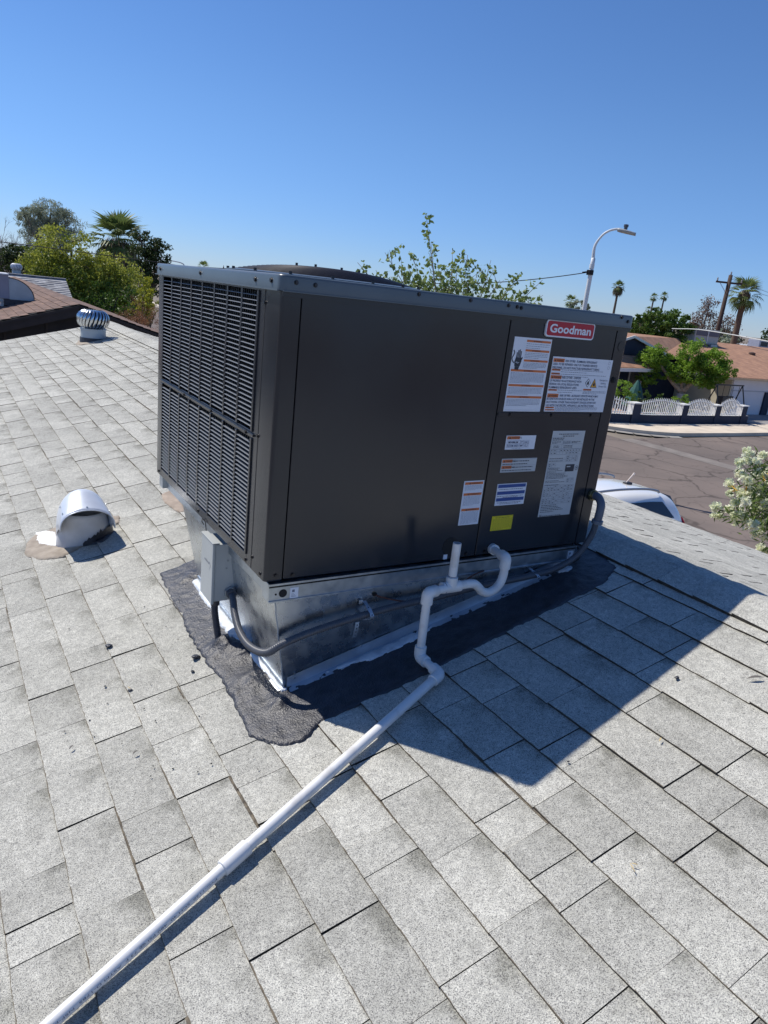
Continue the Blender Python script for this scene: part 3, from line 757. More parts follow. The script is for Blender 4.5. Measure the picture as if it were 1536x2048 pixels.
# seam of sealant at the near corner, flange angles round the base
b = MB(); pts = []
for j in range(15):
    t = j/14; a, c = Vector((top[0][0], top[0][1], -.062)), Vector((bot[0][0], bot[0][1], rz(*bot[0])))
    p = a.lerp(c, t) + Vector((-.001+.0012*math.sin(j*2.1), -.0015, 0)); pts.append(p)
b.tube(pts, .0022, 6); mk('corner_seam', b, mat('seam_sealant', (.36,.38,.39), .5), curb)
M_flange = mat('bright_flange', (.62,.67,.72), .45, metal=.85, col2=(.50,.55,.62), vscale=14)
b = MB()
A = Vector((.092,-.0045,0)); B_ = Vector((1.185,-.0045,0))
for k in range(24):
    x0 = .092 + (1.185-.092)*k/24; x1 = .092 + (1.185-.092)*(k+1)/24
    za, zb = rz(x0,-.004), rz(x1,-.004); wv = .0015*math.sin(k*1.7)
    b.quad((x0,-.0045,za+.012),(x1,-.0045,zb+.012),(x1,-.0025,zb+.050),(x0,-.0025,za+.050))
    b.quad((x0,-.030+wv,za+.0135),(x1,-.030+wv,zb+.0135),(x1,-.0045,zb+.0145),(x0,-.0045,za+.0145))
b.box(1.178, 1.190, -.032, .0, rz(1.18,0)+.004, rz(1.18,0)+.030)
mk('base_flange', b, M_flange, curb)
b = MB()
for k in range(18):
    y0 = -.004+.868*k/18; y1 = -.004+.868*(k+1)/18; za = rz(.085,y0); 
    b.quad((.0815,y1,za+.014),(.0815,y0,za+.014),(.0835,y0,za+.052),(.0835,y1,za+.052))
    zl = rz(.064,y0); b.quad((.064,y1,zl+.0155),(.064,y0,zl+.0155),(.0815,y0,za+.0165),(.0815,y1,za+.0165))
mk('base_flange', b, M_flange, curb)
b = MB(); b.bar((.0805,-.004,rz(.08,0)+.028), (.0805,.864,rz(.08,.86)+.028), .004, .004); mk('flange_crease', b, M_galrail, curb)
# rivet heads, hole, hanger straps
def on_front(x, z):
    t = (z+.058)/(rz(x,0)+.048); return (x, .002-.002*t-.002, z)
for x, z in ((.118,-.315),(.118,-.330),(.345,-.262),(.628,-.205),(.20,-.12),(.95,-.12)):
    b = MB(); p = Vector(on_front(x, z)); b.tube([p, p+Vector((0,-.003,0))], .0032, 8); mk('screw', b, M_galrail, curb)
b = MB(); b.disc(on_front(.376,-.088), nF, .0075, 14, th=.0014); mk('wire_hole', b, M_black, curb)
def hanger(x, z1, z2, lean, out, name='hanger_strap'):
    b = MB(); n = 9; 
    for i in range(n):
        t0, t1 = i/n, (i+1)/n
        w0 = .0075 - (.002 if i % 2 else 0); w1 = .0075 - (.002 if (i+1) % 2 else 0)
        f = lambda t: (x+lean*t, -.004 - out*math.sin(math.pi*min(1,t*1.05)), z1+(z2-z1)*t)
        (ax, ay, az_), (bx, by, bz) = f(t0), f(t1)
        b.add([(ax-w0,ay-.001,az_),(ax+w0,ay-.001,az_),(bx+w1,by-.001,bz),(bx-w1,by-.001,bz),(ax-w0,ay,az_),(ax+w0,ay,az_),(bx+w1,by,bz),(bx-w1,by,bz)],
              [(3,2,1,0),(4,5,6,7),(0,4,7,3),(1,2,6,5)])
    st = mk(name, b, M_flange, curb)
    b = MB()
    for i in (1,3,5,7):
        t = (i+.5)/n; b.disc((x+lean*t, -.0052-out*math.sin(math.pi*min(1,t*1.05)), z1+(z2-z1)*t), nF, .0022, 8, th=.0005)
    mk('strap_hole', b, M_black, st)
hanger(.336, -.102, -.170, .008, .052); hanger(.320, -.174, -.226, -.006, .003); hanger(1.015, -.066, -.112, .022, .052)
b = MB(); b.box(.318,.330,-.0075,-.0045,-.110,-.098); mk('strap_clip', b, M_flange, curb)

# ------------------------------------------------------------------ black mastic round the curb
def inpoly(px, py, poly):
    n = len(poly); ins = np.zeros(px.shape, bool); dist = np.full(px.shape, 9.0)
    for i in range(n):
        x1, y1 = poly[i]; x2, y2 = poly[(i+1)%n]
        c = ((y1 > py) != (y2 > py)) & (px < (x2-x1)*(py-y1)/(y2-y1+1e-12)+x1); ins ^= c
        L2 = (x2-x1)**2+(y2-y1)**2+1e-12; t = np.clip(((px-x1)*(x2-x1)+(py-y1)*(y2-y1))/L2, 0, 1)
        dist = np.minimum(dist, np.hypot(px-x1-t*(x2-x1), py-y1-t*(y2-y1)))
    return ins, dist
def mastic(name, poly, step, h, lump, m_, base=.0105, mounds=(), jag=.012, jscale=22, seed=0, parent=None, hole=None, nscale=30):
    """patch trowelled on the near roof slope: outline in plan metres, edge feathered and ragged"""
    xs = [p[0] for p in poly]; ys = [p[1] for p in poly]
    gx = np.arange(min(xs)-.04, max(xs)+.04, step); gy = np.arange(min(ys)-.04, max(ys)+.04, step)
    X, Y = np.meshgrid(gx, gy, indexing='ij')
    jn = np.array([[noise.noise(Vector((x*jscale, y*jscale, seed)))*.8 + noise.noise(Vector((x*jscale*.3, y*jscale*.3, seed+2)))*.7 + noise.noise(Vector((x*jscale*3, y*jscale*3, seed+5)))*.16 for y in gy] for x in gx])
    ins, dist = inpoly(X, Y, poly); sd = np.where(ins, dist, -dist) + jn*jag
    if hole:
        i2, d2 = inpoly(X, Y, hole); s2 = np.where(i2, -d2, d2) + jn*jag*.6; sd = np.minimum(sd, s2)
    keep = sd > 0
    hn = np.array([[noise.noise(Vector((x*nscale, y*nscale, seed+9))) + .6*noise.noise(Vector((x*nscale*2.7, y*nscale*2.7, seed))) for y in gy] for x in gx])
    Z = base + h*np.clip(sd/.015, 0, 1) + lump*hn*np.clip(sd/.02, 0, 1)
    for mx_, my_, mr, mh in mounds: Z += mh*np.exp(-((X-mx_)**2+(Y-my_)**2)/mr**2)*(1+.5*hn)
    idx = -np.ones(X.shape, int); V = []
    cell = keep[:-1,:-1] | keep[1:,:-1] | keep[:-1,1:] | keep[1:,1:]
    need = np.zeros(X.shape, bool); need[:-1,:-1] |= cell; need[1:,:-1] |= cell; need[:-1,1:] |= cell; need[1:,1:] |= cell
    g0, g1 = np.gradient(sd, step); g2 = g0*g0+g1*g1+1e-6
    for i, j in zip(*np.nonzero(need)):
        idx[i, j] = len(V)
        if keep[i, j]: V.append(roof_n(X[i, j], Y[i, j], Z[i, j]))
        else:
            mxs = step*.95; ox = max(-mxs, min(mxs, -sd[i,j]*g0[i,j]/g2[i,j])); oy = max(-mxs, min(mxs, -sd[i,j]*g1[i,j]/g2[i,j]))
            V.append(roof_n(X[i, j]+ox, Y[i, j]+oy, .0055))
    F = [(idx[i,j], idx[i+1,j], idx[i+1,j+1], idx[i,j+1]) for i, j in zip(*np.nonzero(cell))]
    return npmesh(name, V, F, m_, parent, smooth=True)
M_tar = mat('black_roof_mastic', (.036,.038,.050), .44, col2=(.010,.011,.016), vscale=26, bump=.0030, bscale=180, spec=.7, ramp=(.3,.7))
outline = [(-.026,1.03),(.109,1.05),(.30,1.04),(1.28,1.02),(1.345,.60),(1.37,.0),(1.335,-.135),(1.20,-.185),(1.04,-.183),(.83,-.192),(.646,-.197),(.468,-.207),(.299,-.203),(.117,-.200),(.042,-.236),(-.016,-.219),(-.068,-.129),(-.060,.0),(-.051,.143),(-.055,.296),(-.061,.445),(-.042,.70),(-.042,.885)]
hole = [(.10,.02),(1.17,.02),(1.17,.84),(.10,.84)]
tar = mastic('roof_mastic', outline, .0060, .0025, .0021, M_tar, hole=hole, jag=.0085, jscale=42, nscale=34,
   mounds=((.015,.33,.035,.028),(.048,.27,.04,.018),(.02,.10,.05,.010),(.045,-.055,.035,.012),(.0,.36,.022,.020),(.06,.90,.05,.008)))
tag(tar, 'black trowelled mastic smeared round the foot of the metal curb', 'roof sealant')
# silver-white primer smears between mastic and flange
M_prim = mat('white_primer_paint', (.70,.74,.78), .5, col2=(.46,.50,.55), vscale=30, bump=.0012, bscale=90)
pr1 = [(.083,.86),(.054,.86),(.048,.70),(.050,.55),(.040,.48),(.046,.41),(.058,.30),(.062,.20),(.066,.12),(.068,.02),(.072,-.012),(.090,-.022),(.096,-.010),(.086,.010)]
o = mastic('primer_smear', pr1, .005, .003, .001, M_prim, base=.0185, jag=.005, jscale=40, seed=4)
tag(o, 'white primer smeared along the left foot of the metal curb', 'roof primer')
pr2 = [(.22,-.020),(.30,-.030),(.36,-.050),(.52,-.048),(.56,-.034),(.62,-.020),(.56,-.010),(.22,-.010)]
o = mastic('primer_smear', pr2, .006, .0015, .0006, M_prim, base=.0165, jag=.009, jscale=30, seed=6)
tag(o, 'thin white primer streak along the front foot of the metal curb', 'roof primer')
o = mastic('primer_smear', [(1.15,-.030),(1.18,-.046),(1.215,-.038),(1.21,-.012),(1.16,-.012)], .005, .002, .0006, M_prim, base=.0170, jag=.006, jscale=30, seed=7)
tag(o, 'small white primer dab at the right end of the curb front', 'roof primer')
# crumbs of mastic dropped on the shingles
cr = random.Random(5)
def crumb(x, y, s, flat=.5, name='mastic_crumb'):
    me = bpy.data.meshes.new(name); bm = bmesh.new(); bmesh.ops.create_icosphere(bm, subdivisions=2, radius=s)
    for v in bm.verts:
        k = 1 + .5*noise.noise(v.co*(1.6/s) + Vector((x*9, y*9, 0))); v.co = Vector((v.co.x*k*1.25, v.co.y*k, v.co.z*k*flat))
    bm.to_mesh(me); bm.free(); me.materials.append(M_tar); me.shade_smooth()
    ob = bpy.data.objects.new(name, me); COL.objects.link(ob); ob.location = roof_n(x, y, .0105 + s*flat*.5); ob.rotation_euler = (0, -TH, cr.uniform(0, 6)); return ob
def hit(px, py):
    """where the roof carries the mark seen there (only used to lay small litter on the shingles)"""
    d = M.to_3x3() @ Vector((px-768, 1024-py, -1398.47)); k = (RZ - (RX0-CAM.x)*.25 - CAM.z)/(d.z - .25*d.x)
    p = CAM + d*k; return p.x, p.y
for (px, py, s, lab) in ((392,1322,.013,'largest black mastic crumb, beside the edge of the black patch'),(385,1350,.006,'small black mastic crumb just below the largest crumb'),(218,1300,.012,'long black mastic crumb on a shingle joint, left of the curb'),
                         (260,1388,.006,'small black mastic crumb on the shingles near bottom left'),(210,1380,.004,'tiny black speck of mastic left of a small crumb'),(1135,1530,.003,'tiny dark grit on the sunny shingles right of the shadow'),(1352,1362,.006,'grey pebble on the shingles at the right edge')):
    x, y = hit(px, py); tag(crumb(x, y, s, .45), lab, 'debris')
gr = MB()
for k in range(70):
    px, py = cr.uniform(120, 520), cr.uniform(1200, 1560); x, y = hit(px, py); s = cr.uniform(.0008,.0022); c = Vector(roof_n(x, y, .011))
    a = cr.uniform(0, 3); dx, dy = math.cos(a)*s*1.6, math.sin(a)*s*1.6
    gr.add([c+Vector((-dx,-dy,0)), c+Vector((dy,-dx,0)), c+Vector((dx,dy,0)), c+Vector((-dy,dx,0)), c+Vector((0,0,s))], [(0,1,4),(1,2,4),(2,3,4),(3,0,4)])
o = mk('grit', gr, M_black); tag(o, 'dark grit scattered over the shingles left of the curb', 'grit', kind='stuff')
# dry leaves and straw
M_leafd = mat('dry_leaf', (.24,.17,.10), .8, var=.3, vscale=60); M_straw = mat('dry_straw', (.55,.42,.20), .8); M_leafg = mat('grey_dead_leaf', (.12,.11,.10), .8)
def leaf(px, py, ln, wd, ang, m_, lab, cat='leaf', curl=.004):
    x, y = hit(px, py); b = MB(); n = 6; V = []
    for i in range(n+1):
        t = i/n; w_ = wd*math.sin(math.pi*min(1, t*.94+.04))**.8; z = .012 + curl*4*t*(1-t) + .001
        for s_ in (-1, 1):
            lx = (t-.5)*ln; ly = s_*w_/2; V.append(roof_n(x+lx*math.cos(ang)-ly*math.sin(ang), y+lx*math.sin(ang)+ly*math.cos(ang), z+abs(s_)*.0015))
    b.add(V, [(2*i, 2*i+1, 2*i+3, 2*i+2) for i in range(n)]); o = mk('dry_leaf' if cat == 'leaf' else 'straw', b, m_)
    sd = o.modifiers.new('thick', 'SOLIDIFY'); sd.thickness = .0006
    tag(o, lab, cat)
leaf(1507,1364,.040,.009,2.6,M_leafg,'curled grey dead leaf near the right edge of the roof')
leaf(905,1455,.0,.0,0,M_leafg,'x') if False else None
leaf(143,1505,.016,.005,.6,M_leafg,'small dark leaf on the left shingles, above the long pipe')
leaf(271,1515,.015,.006,.2,M_leafg,'small dark leaf between two shingle joints, left of the long pipe')
leaf(1262,1745,.022,.002,1.2,M_straw,'longest dry straw on the shingles right of the shadow','straw',.001)
leaf(1266,1738,.014,.002,2.2,M_straw,'shorter straw crossing the longest straw','straw',.001)
leaf(258,1385,.018,.002,1.9,M_straw,'dry straw beside a small mastic crumb, left of the curb','straw',.001)
leaf(1318,1488,.016,.003,.4,M_straw,'pale straw at a shingle joint, right of the shadow','straw',.001)

# ------------------------------------------------------------------ disconnect box on the curb's left wall
dbx = root('disconnect_box', (.02, .438, -.13), 'grey electrical disconnect box hanging on the left wall of the metal curb', 'electrical box')
X0_, X1_, YA, YB, ZA, ZB = -.024, .056, .378, .498, -.238, -.022
b = MB(); b.box(X0_+.010, X1_, YA+.004, YB-.004, ZA+.008, ZB-.004); mk('case', b, M_box, dbx, bevel=.002)
b = MB(); b.box(X0_, X0_+.0095, YA, YB, ZA, ZB); mk('cover', b, M_box, dbx, bevel=.0025)
b = MB(); b.box(X0_-.002, X0_+.022, YA-.003, YB+.003, ZB+.0005, ZB+.004); mk('rain_hood', b, M_box, dbx, bevel=.001)
b = MB()
for x, z in ((.030,-.085),(.026,-.112),(.040,-.060)): b.disc((x, YA+.0035, z), nF, .0035, 12, th=.0006)
mk('knockout', b, mat('box_knockout', (.30,.32,.32), .5), dbx)
V, F = fit_text('midwest', .052, .0085, .01); b = MB()
b.add([(X0_-.0006, YA+.082-p[0], -.103+p[1]) for p in V], F)
b.add([(X0_-.0006, YA+.030, -.092),(X0_-.0006, YA+.030, -.094),(X0_-.0006, YA+.018, -.106),(X0_-.0006, YA+.018, -.103)], [(0,1,2,3)])
b.add([(X0_-.0006, YA+.030, -.120),(X0_-.0006, YA+.030, -.122),(X0_-.0006, YA+.018, -.106),(X0_-.0006, YA+.018, -.103)], [(0,1,2,3)])
mk('lettering', b, M_inkg, dbx)
b = MB(); pts = [(.0,.485+.002*i*0,-.02)] ; 
cab = [Vector((-.004,.540,-.010)), Vector((-.010,.546,.0)), Vector((-.006,.556,.008)), Vector((.004,.552,-.004)), Vector((.004,.540,-.030)), Vector((.0,.530,-.055)), Vector((.006,.520,-.085))]
b.tube(cab, .0016, 6); mk('lock_wire', b, M_black, dbx)
# hub nut on the box side, conduits
def spl(P, n=8):
    """Catmull-Rom through the points"""
    P = [Vector(p) for p in P]; Q = [P[0]*2-P[1]] + P + [P[-1]*2-P[-2]]; out = []
    for i in range(1, len(Q)-2):
        for k in range(n):
            t = k/n; a, b_, c, d = Q[i-1], Q[i], Q[i+1], Q[i+2]
            out.append(.5*((2*b_) + (c-a)*t + (2*a-5*b_+4*c-d)*t*t + (3*b_-a-3*c+d)*t**3))
    out.append(P[-1]); return out
def ribbed(name, pts, r_, pitch, m_, parent, amp=.0009):
    P = spl(pts, 40); L_ = [0]
    for i in range(1, len(P)): L_.append(L_[-1]+(P[i]-P[i-1]).length)
    N = int(L_[-1]/pitch*4); out = []; rad = []; j = 0
    for i in range(N+1):
        s = L_[-1]*i/N
        while j < len(P)-2 and L_[j+1] < s: j += 1
        t = (s-L_[j])/max(1e-9, L_[j+1]-L_[j]); out.append(P[j].lerp(P[j+1], t)); rad.append(r_ + amp*(1, .2, -1, .2)[i % 4])
    b = MB(); b.tube(out, rad, 16); return mk(name, b, m_, parent, smooth=True)
pw = root('power_conduit', (.05,.37,-.2), 'grey ribbed conduit running from the disconnect box along the metal curb to the right', 'conduit')
path = [(.040,.372,-.200),(.036,.335,-.208),(.026,.285,-.236),(.014,.20,-.258),(.010,.10,-.256),(.022,.005,-.230),(.060,-.028,-.190),(.150,-.038,-.160),(.311,-.036,-.136),(.455,-.034,-.122),(.600,-.034,-.112),(.755,-.036,-.098),(1.010,-.036,-.086),(1.120,-.042,-.068),(1.205,-.050,-.024),(1.250,-.058,.050),(1.262,-.060,.110)]
ribbed('conduit_hose', path, .0112, .0062, M_conduit, pw)
b = MB(); b.tube([(.040,YA+.003,-.200),(.040,YA-.008,-.200)], .022, 6); mk('lock_nut', b, M_galrail, pw, bevel=.001)
b = MB(); b.tube([(.040,YA-.008,-.200),(.040,YA-.024,-.200)], .0165, 20); mk('connector', b, M_conduit, pw, bevel=.001)
b = MB(); b.tube(spl([(1.262,-.062,.108),(1.263,-.064,.140),(1.268,-.058,.172),(1.274,-.036,.190),(1.276,-.012,.191)], 6), [.0150]*len(spl([(0,0,0)]*5, 6)), 16); mk('elbow_fitting', b, mat('grey_pvc_fitting', (.11,.13,.17), .4), pw, smooth=True)
b = MB(); b.tube([(1.262,-.062,.100),(1.262,-.063,.113)], .0205, 14); mk('gland_nut', b, mat('grey_gland', (.14,.17,.21), .4), pw, bevel=.001)
b = MB(); b.tube([(1.276,-.001,.191),(1.276,-.011,.191)], .0225, 8); b.tube([(1.2765,-.010,.191),(1.2765,-.018,.191)], .0185, 18); mk('lock_nut', b, mat('brass_nut', (.30,.27,.16), .3, metal=.9), pw, bevel=.001)
dn = root('feed_conduit', (-.004,.41,-.3), 'short dark conduit dropping from the disconnect box into the black mastic', 'conduit')
ribbed('conduit_hose', [(-.002,.402,-.236),(-.003,.400,-.27),(.002,.385,-.33),(.010,.365,-.40)], .0115, .0062, mat('dark_conduit', (.045,.045,.055), .5), dn)
b = MB(); b.tube([(-.002,.402,-.228),(-.002,.402,-.250)], .0155, 14); mk('connector', b, mat('dark_conduit_nut', (.05,.05,.06), .4), dn, bevel=.001)
b = MB(); b.tube(spl([(.376,-.004,-.088),(.395,-.022,-.092),(.47,-.030,-.112),(.56,-.034,-.118),(.66,-.032,-.095),(.74,-.024,-.060),(.80,-.014,-.052)], 8), .0026, 8)
o = mk('thermostat_wire', b, M_wire, smooth=True); tag(o, 'thin brown wire drooping from a hole in the curb behind the white pipes', 'wire')
b = MB(); b.tube(spl([(1.20,-.03,-.064),(1.255,-.02,-.050),(1.285,.02,-.030),(1.300,.06,-.02),(1.34,.10,-.05)], 8), .004, 8); o = mk('ground_wire', b, M_black, smooth=True)
tag(o, 'black wire curling round the right end of the base rail', 'wire')

# ------------------------------------------------------------------ white condensate drain
RP = .0134; RF = .0184
dr = root('condensate_drain', (.46,-.17,-.28), 'white PVC drain with trap and vent stub, running down the roof as one long pipe', 'drain pipe')
def pipe(pts, r_=RP, nm='pipe', n=16, bev=0): b = MB(); b.tube(pts, r_, n); return mk(nm, b, M_pvc, dr, auto=40, bevel=0)
def elbow(a, c, b_, nm='elbow', lf=.024, r_=RF):
    """fitting: sockets from a and b toward corner c with a rounded bend"""
    a, c, b_ = Vector(a), Vector(c), Vector(b_); da = (a-c).normalized(); db = (b_-c).normalized(); k = lf*.62; P = []
    P.append(c+da*(lf+.012)); P.append(c+da*k)
    for i in range(1, 7):
        t = i/7; P.append((c+da*k)*(1-t)**2 + c*2*t*(1-t) + (c+db*k)*t*t)
    P.append(c+db*k); P.append(c+db*(lf+.012))
    rad = [r_]*len(P); b = MB(); b.tube([P[0]+da*.0015]+P+[P[-1]+db*.0015], [r_-.0022]+rad+[r_-.0022], 20); return mk(nm, b, M_pvc, dr, auto=45)
E0 = Vector((.830,.004,.022)); E1 = Vector((.792,-.118,.036)); 
pipe([E0, E1]); elbow(E0, E1, E1+Vector((.0,0,-.1)))
b = MB(); b.tube([E0+Vector((.003,.0,-.001)), E0+Vector((-.006,-.028,.003))], .0185, 18); mk('adapter', b, M_pvc, dr, auto=40)
trap = spl([(.792,-.118,.006),(.792,-.118,-.022),(.784,-.119,-.050),(.764,-.120,-.070),(.736,-.121,-.078),(.708,-.122,-.070),(.688,-.123,-.052),(.668,-.124,-.038),(.642,-.125,-.034),(.606,-.126,-.034)], 8)
b = MB(); b.tube(trap, RP+.001, 18); mk('trap_bend', b, M_pvc, dr, smooth=True)
T = Vector((.572,-.127,-.034)); b = MB(); b.tube([T+Vector((.034,0,0)), T-Vector((.034,0,0))], RF, 20); b.tube([T, T+Vector((0,0,.034))], RF, 20); mk('tee', b, M_pvc, dr, auto=40)
vs_ = T + Vector((0,0,.146)); pipe([T+Vector((0,0,.02)), vs_], nm='vent_stub')
b = MB(); b.disc(vs_+Vector((0,0,.0002)), (0,0,1), RP*.80, 16, th=.0004); mk('pipe_bore', b, mat('pipe_bore_grey', (.30,.31,.32), .6), dr)
K = Vector((.468,-.150,-.030)); pipe([T, K]); elbow(T, K, K-Vector((0,0,1)))
zb = rz(.468,-.165) + .034; K2 = Vector((.468,-.152,zb)); pipe([K, K2])
K3 = Vector((.468,-.262,rz(.468,-.262)+.034)); 
elbow(K, K2, K3); 
pa, pb_ = Vector(roof_n(.44,-.268,.028)), Vector(roof_n(-.245,-.506,.031)); pend = Vector(roof_n(-1.75,-1.03,.031))
elbow(K2, K3, pb_); pipe([K2, K3]); 
pipe([K3, pb_], RP+.0008, nm='long_pipe'); pipe([pb_, pend], RP, nm='long_pipe')
dd = (pb_-K3).normalized()
b = MB(); b.tube([pb_-dd*.036, pb_-dd*.0345, pb_+dd*.0345, pb_+dd*.036], [RF-.002, RF, RF, RF-.002], 20); mk('coupling', b, M_pvc, dr, auto=40)
# lettering printed along the lower run
b = MB(); dd2 = (pend-pb_).normalized(); s = 'PVC-1120  SCH 40  480 PSI @ 73 F  ASTM D-1785  NSF-pw  U.P. CODE'
side_ = Vector((0,0,1)).cross(dd2).normalized(); side_ = side_ if (side_.y < 0) else -side_
cdir = (CAM - (pb_+dd2*.3)); cdir = (cdir - dd2*cdir.dot(dd2)).normalized()
ndir = (cdir*math.cos(R(38)) - dd2.cross(cdir)*math.sin(R(38)))
if ndir.dot(side_) < cdir.dot(side_): ndir = (cdir*math.cos(R(38)) + dd2.cross(cdir)*math.sin(R(38)))
up_ = ndir.cross(dd2)
V, F = fit_text(s, .46, .0046)
def onpipe(u, v):
    a = v/RP; return pb_ + dd2*(.06+u) + (ndir*math.cos(a) + up_*math.sin(a))*(RP+.0003)
b.add([tuple(onpipe(p[0], p[1]-.0023)) for p in V], F); mk('lettering', b, M_inkg, dr)
b = MB()
for p0, d0 in ((T-Vector((.028,0,0)), Vector((1,0,0))), (T+Vector((0,0,.036)), Vector((0,0,1)))):
    b.tube([p0, p0+d0*.0022], RF+.0003 if d0.x else RP+.0006, 16, False)
mk('ink_mark', b, mat('purple_grey_ink', (.16,.15,.20), .6), dr)

# ------------------------------------------------------------------ hooded vent and its patches
VX, VY = -.232, 1.655
M_vent = mat('aluminium_painted_vent', (.74,.78,.83), .36, metal=.25, col2=(.62,.66,.72), vscale=8, bump=.0006, bscale=18)
vent = root('hood_vent', (VX, VY, rz(VX,VY)), 'white hooded roof vent open towards the front, black tar on its collar', 'roof vent')
b = MB(); n = 40; V = []; lev = 8
for j in range(lev+1):
    t = j/lev
    for k in range(n):
        a = 2*math.pi*k/n; rx = .128 - .026*t; ry = .098 - .004*t
        x = VX + .012 + rx*math.cos(a) - (.012 if math.cos(a) > 0 else 0)*t; y = VY + ry*math.sin(a); zb_ = rz(x, y) + .002; zt = rz(VX,VY) + .150
        V.append((x, y, zb_ + (zt-zb_)*t))
F = [(j*n+k, j*n+(k+1)%n, (j+1)*n+(k+1)%n, (j+1)*n+k) for j in range(lev) for k in range(n)]
b.add(V, F); col_ = mk('collar', b, None or mat('vent_collar_paint', (.62,.62,.63), .5, var=.15, vscale=14), vent, smooth=True)
sd = col_.modifiers.new('s', 'SOLIDIFY'); sd.thickness = .002
b = MB(); b.lathe((VX, VY, rz(VX,VY)+.06), [(.085,0),(.0,.001)], 24, sx=1.1); mk('throat', b, M_black, vent)
# hood: arch sections swept from the back foot to the open lip
V = []; ns = 14; na = 22
for i in range(ns+1):
    t = i/ns
    yc = VY + .128 - .285*t                                   # back -> front
    hz = rz(VX,VY) + (.020 + .240*math.sin(min(1, t*1.9)*math.pi/2)**.85) - .062*max(0, t-.45)/.55
    leg = rz(VX,VY) + (.0 if t < .25 else .105*min(1, (t-.25)/.6)**.8)
    rx = .098 + .018*math.sin(min(1,t*1.6)*math.pi/2)
    for k in range(na+1):
        a = math.pi*k/na; cx_ = math.cos(a); sz = math.sin(a)
        zleg = max(leg, rz(VX,VY) + .002) 
        V.append((VX+.004 - rx*cx_*1.0, yc - .018*sz*0, zleg + (hz-zleg)*sz**.72))
F = [(i*(na+1)+k, i*(na+1)+k+1, (i+1)*(na+1)+k+1, (i+1)*(na+1)+k) for i in range(ns) for k in range(na)]
b = MB(); b.add(V, F); hood = mk('hood', b, M_vent, vent, smooth=True); sd = hood.modifiers.new('s', 'SOLIDIFY'); sd.thickness = .0022; sd.offset = 1
# rolled lip and rivets of the hood
n1 = na+1; lipp = [Vector(V[ns*n1+k]) + Vector((0,-.001,.001)) for k in range(n1)]; b = MB(); b.tube(lipp, .0028, 6); mk('hood_lip', b, M_vent, vent, smooth=True)
for i, k in ((4,4),(8,4),(12,4),(4,18),(8,18),(12,18),(13,11)):
    p = Vector(V[i*n1+k]); c0 = Vector((VX, p.y, p.z-.06)); d = (p-c0).normalized(); b = MB(); b.tube([p+d*.001, p+d*.0035], .0038, 8); mk('rivet', b, M_galrail, vent)
# tar drawn up on the collar's right front
V = []; F = []; q = 26
for k in range(q+1):
    a = -1.75 + 1.75*k/q; rx, ry = .1295, .0995; up = .020 + .040*abs(noise.noise(Vector((k*.55, 3, 0)))) + .030*max(0, math.sin((k/q)*math.pi*.75))
    for t in (0, 1):
        z_off = up*t; f_ = 1 - .20*z_off/.15
        x = VX + .012 + rx*f_*math.cos(a); y = VY + ry*math.sin(a) - .001; V.append((x, y, rz(x, y) + .003 + z_off))
F = [(2*k, 2*k+2, 2*k+3, 2*k+1) for k in range(q)]
b = MB(); b.add(V, F); mk('tar_smear', b, M_tar, vent)
M_brown = mat('brown_dried_mastic', (.40,.345,.28), .9, col2=(.29,.245,.195), vscale=22, bump=.004, bscale=45)
def reg(pxs): return [hit(*p) for p in pxs]
o = mastic('dried_patch', reg([(50,1096),(70,1076),(108,1064),(160,1044),(200,1040),(222,1060),(205,1084),(158,1100),(128,1120),(75,1124),(48,1112)]), .009, .003, .0015, M_brown, base=.0105, jag=.02, jscale=14, seed=2)
tag(o, 'brown dried mastic patch spread round the foot of the hooded vent', 'roof patch')
o = mastic('dried_patch', reg([(205,1040),(238,1038),(240,1052),(212,1056)]), .008, .002, .001, M_brown, base=.0120, jag=.008, jscale=20, seed=3)
tag(o, 'small brown mastic patch just right of the hooded vent', 'roof patch')
o = mastic('white_patch', reg([(70,1072),(108,1070),(125,1090),(112,1102),(78,1096)]), .006, .002, .0006, mat('white_elastomer', (.80,.79,.74), .5, bump=.001, bscale=40), base=.0150, jag=.012, jscale=26, seed=8)
tag(o, 'bright white coating patch at the left foot of the hooded vent', 'roof patch')
o = mastic('dried_patch', reg([(322,995),(345,985),(365,990),(372,1030),(358,1032),(330,1010)]), .008, .002, .001, mat('tan_dried_mastic', (.42,.34,.27), .9, var=.3, vscale=20), base=.0115, jag=.012, jscale=18, seed=13)
tag(o, 'tan stain patch on the shingles left of the curb under the louvres', 'roof patch')
mk_t = mastic('tar_skirt', reg([(150,1082),(205,1048),(222,1078),(205,1092),(168,1096)]), .008, .003, .001, M_tar, base=.0155, jag=.010, jscale=20, seed=21)
tag(mk_t, 'black tar skirt at the shaded foot of the hooded vent', 'roof sealant')

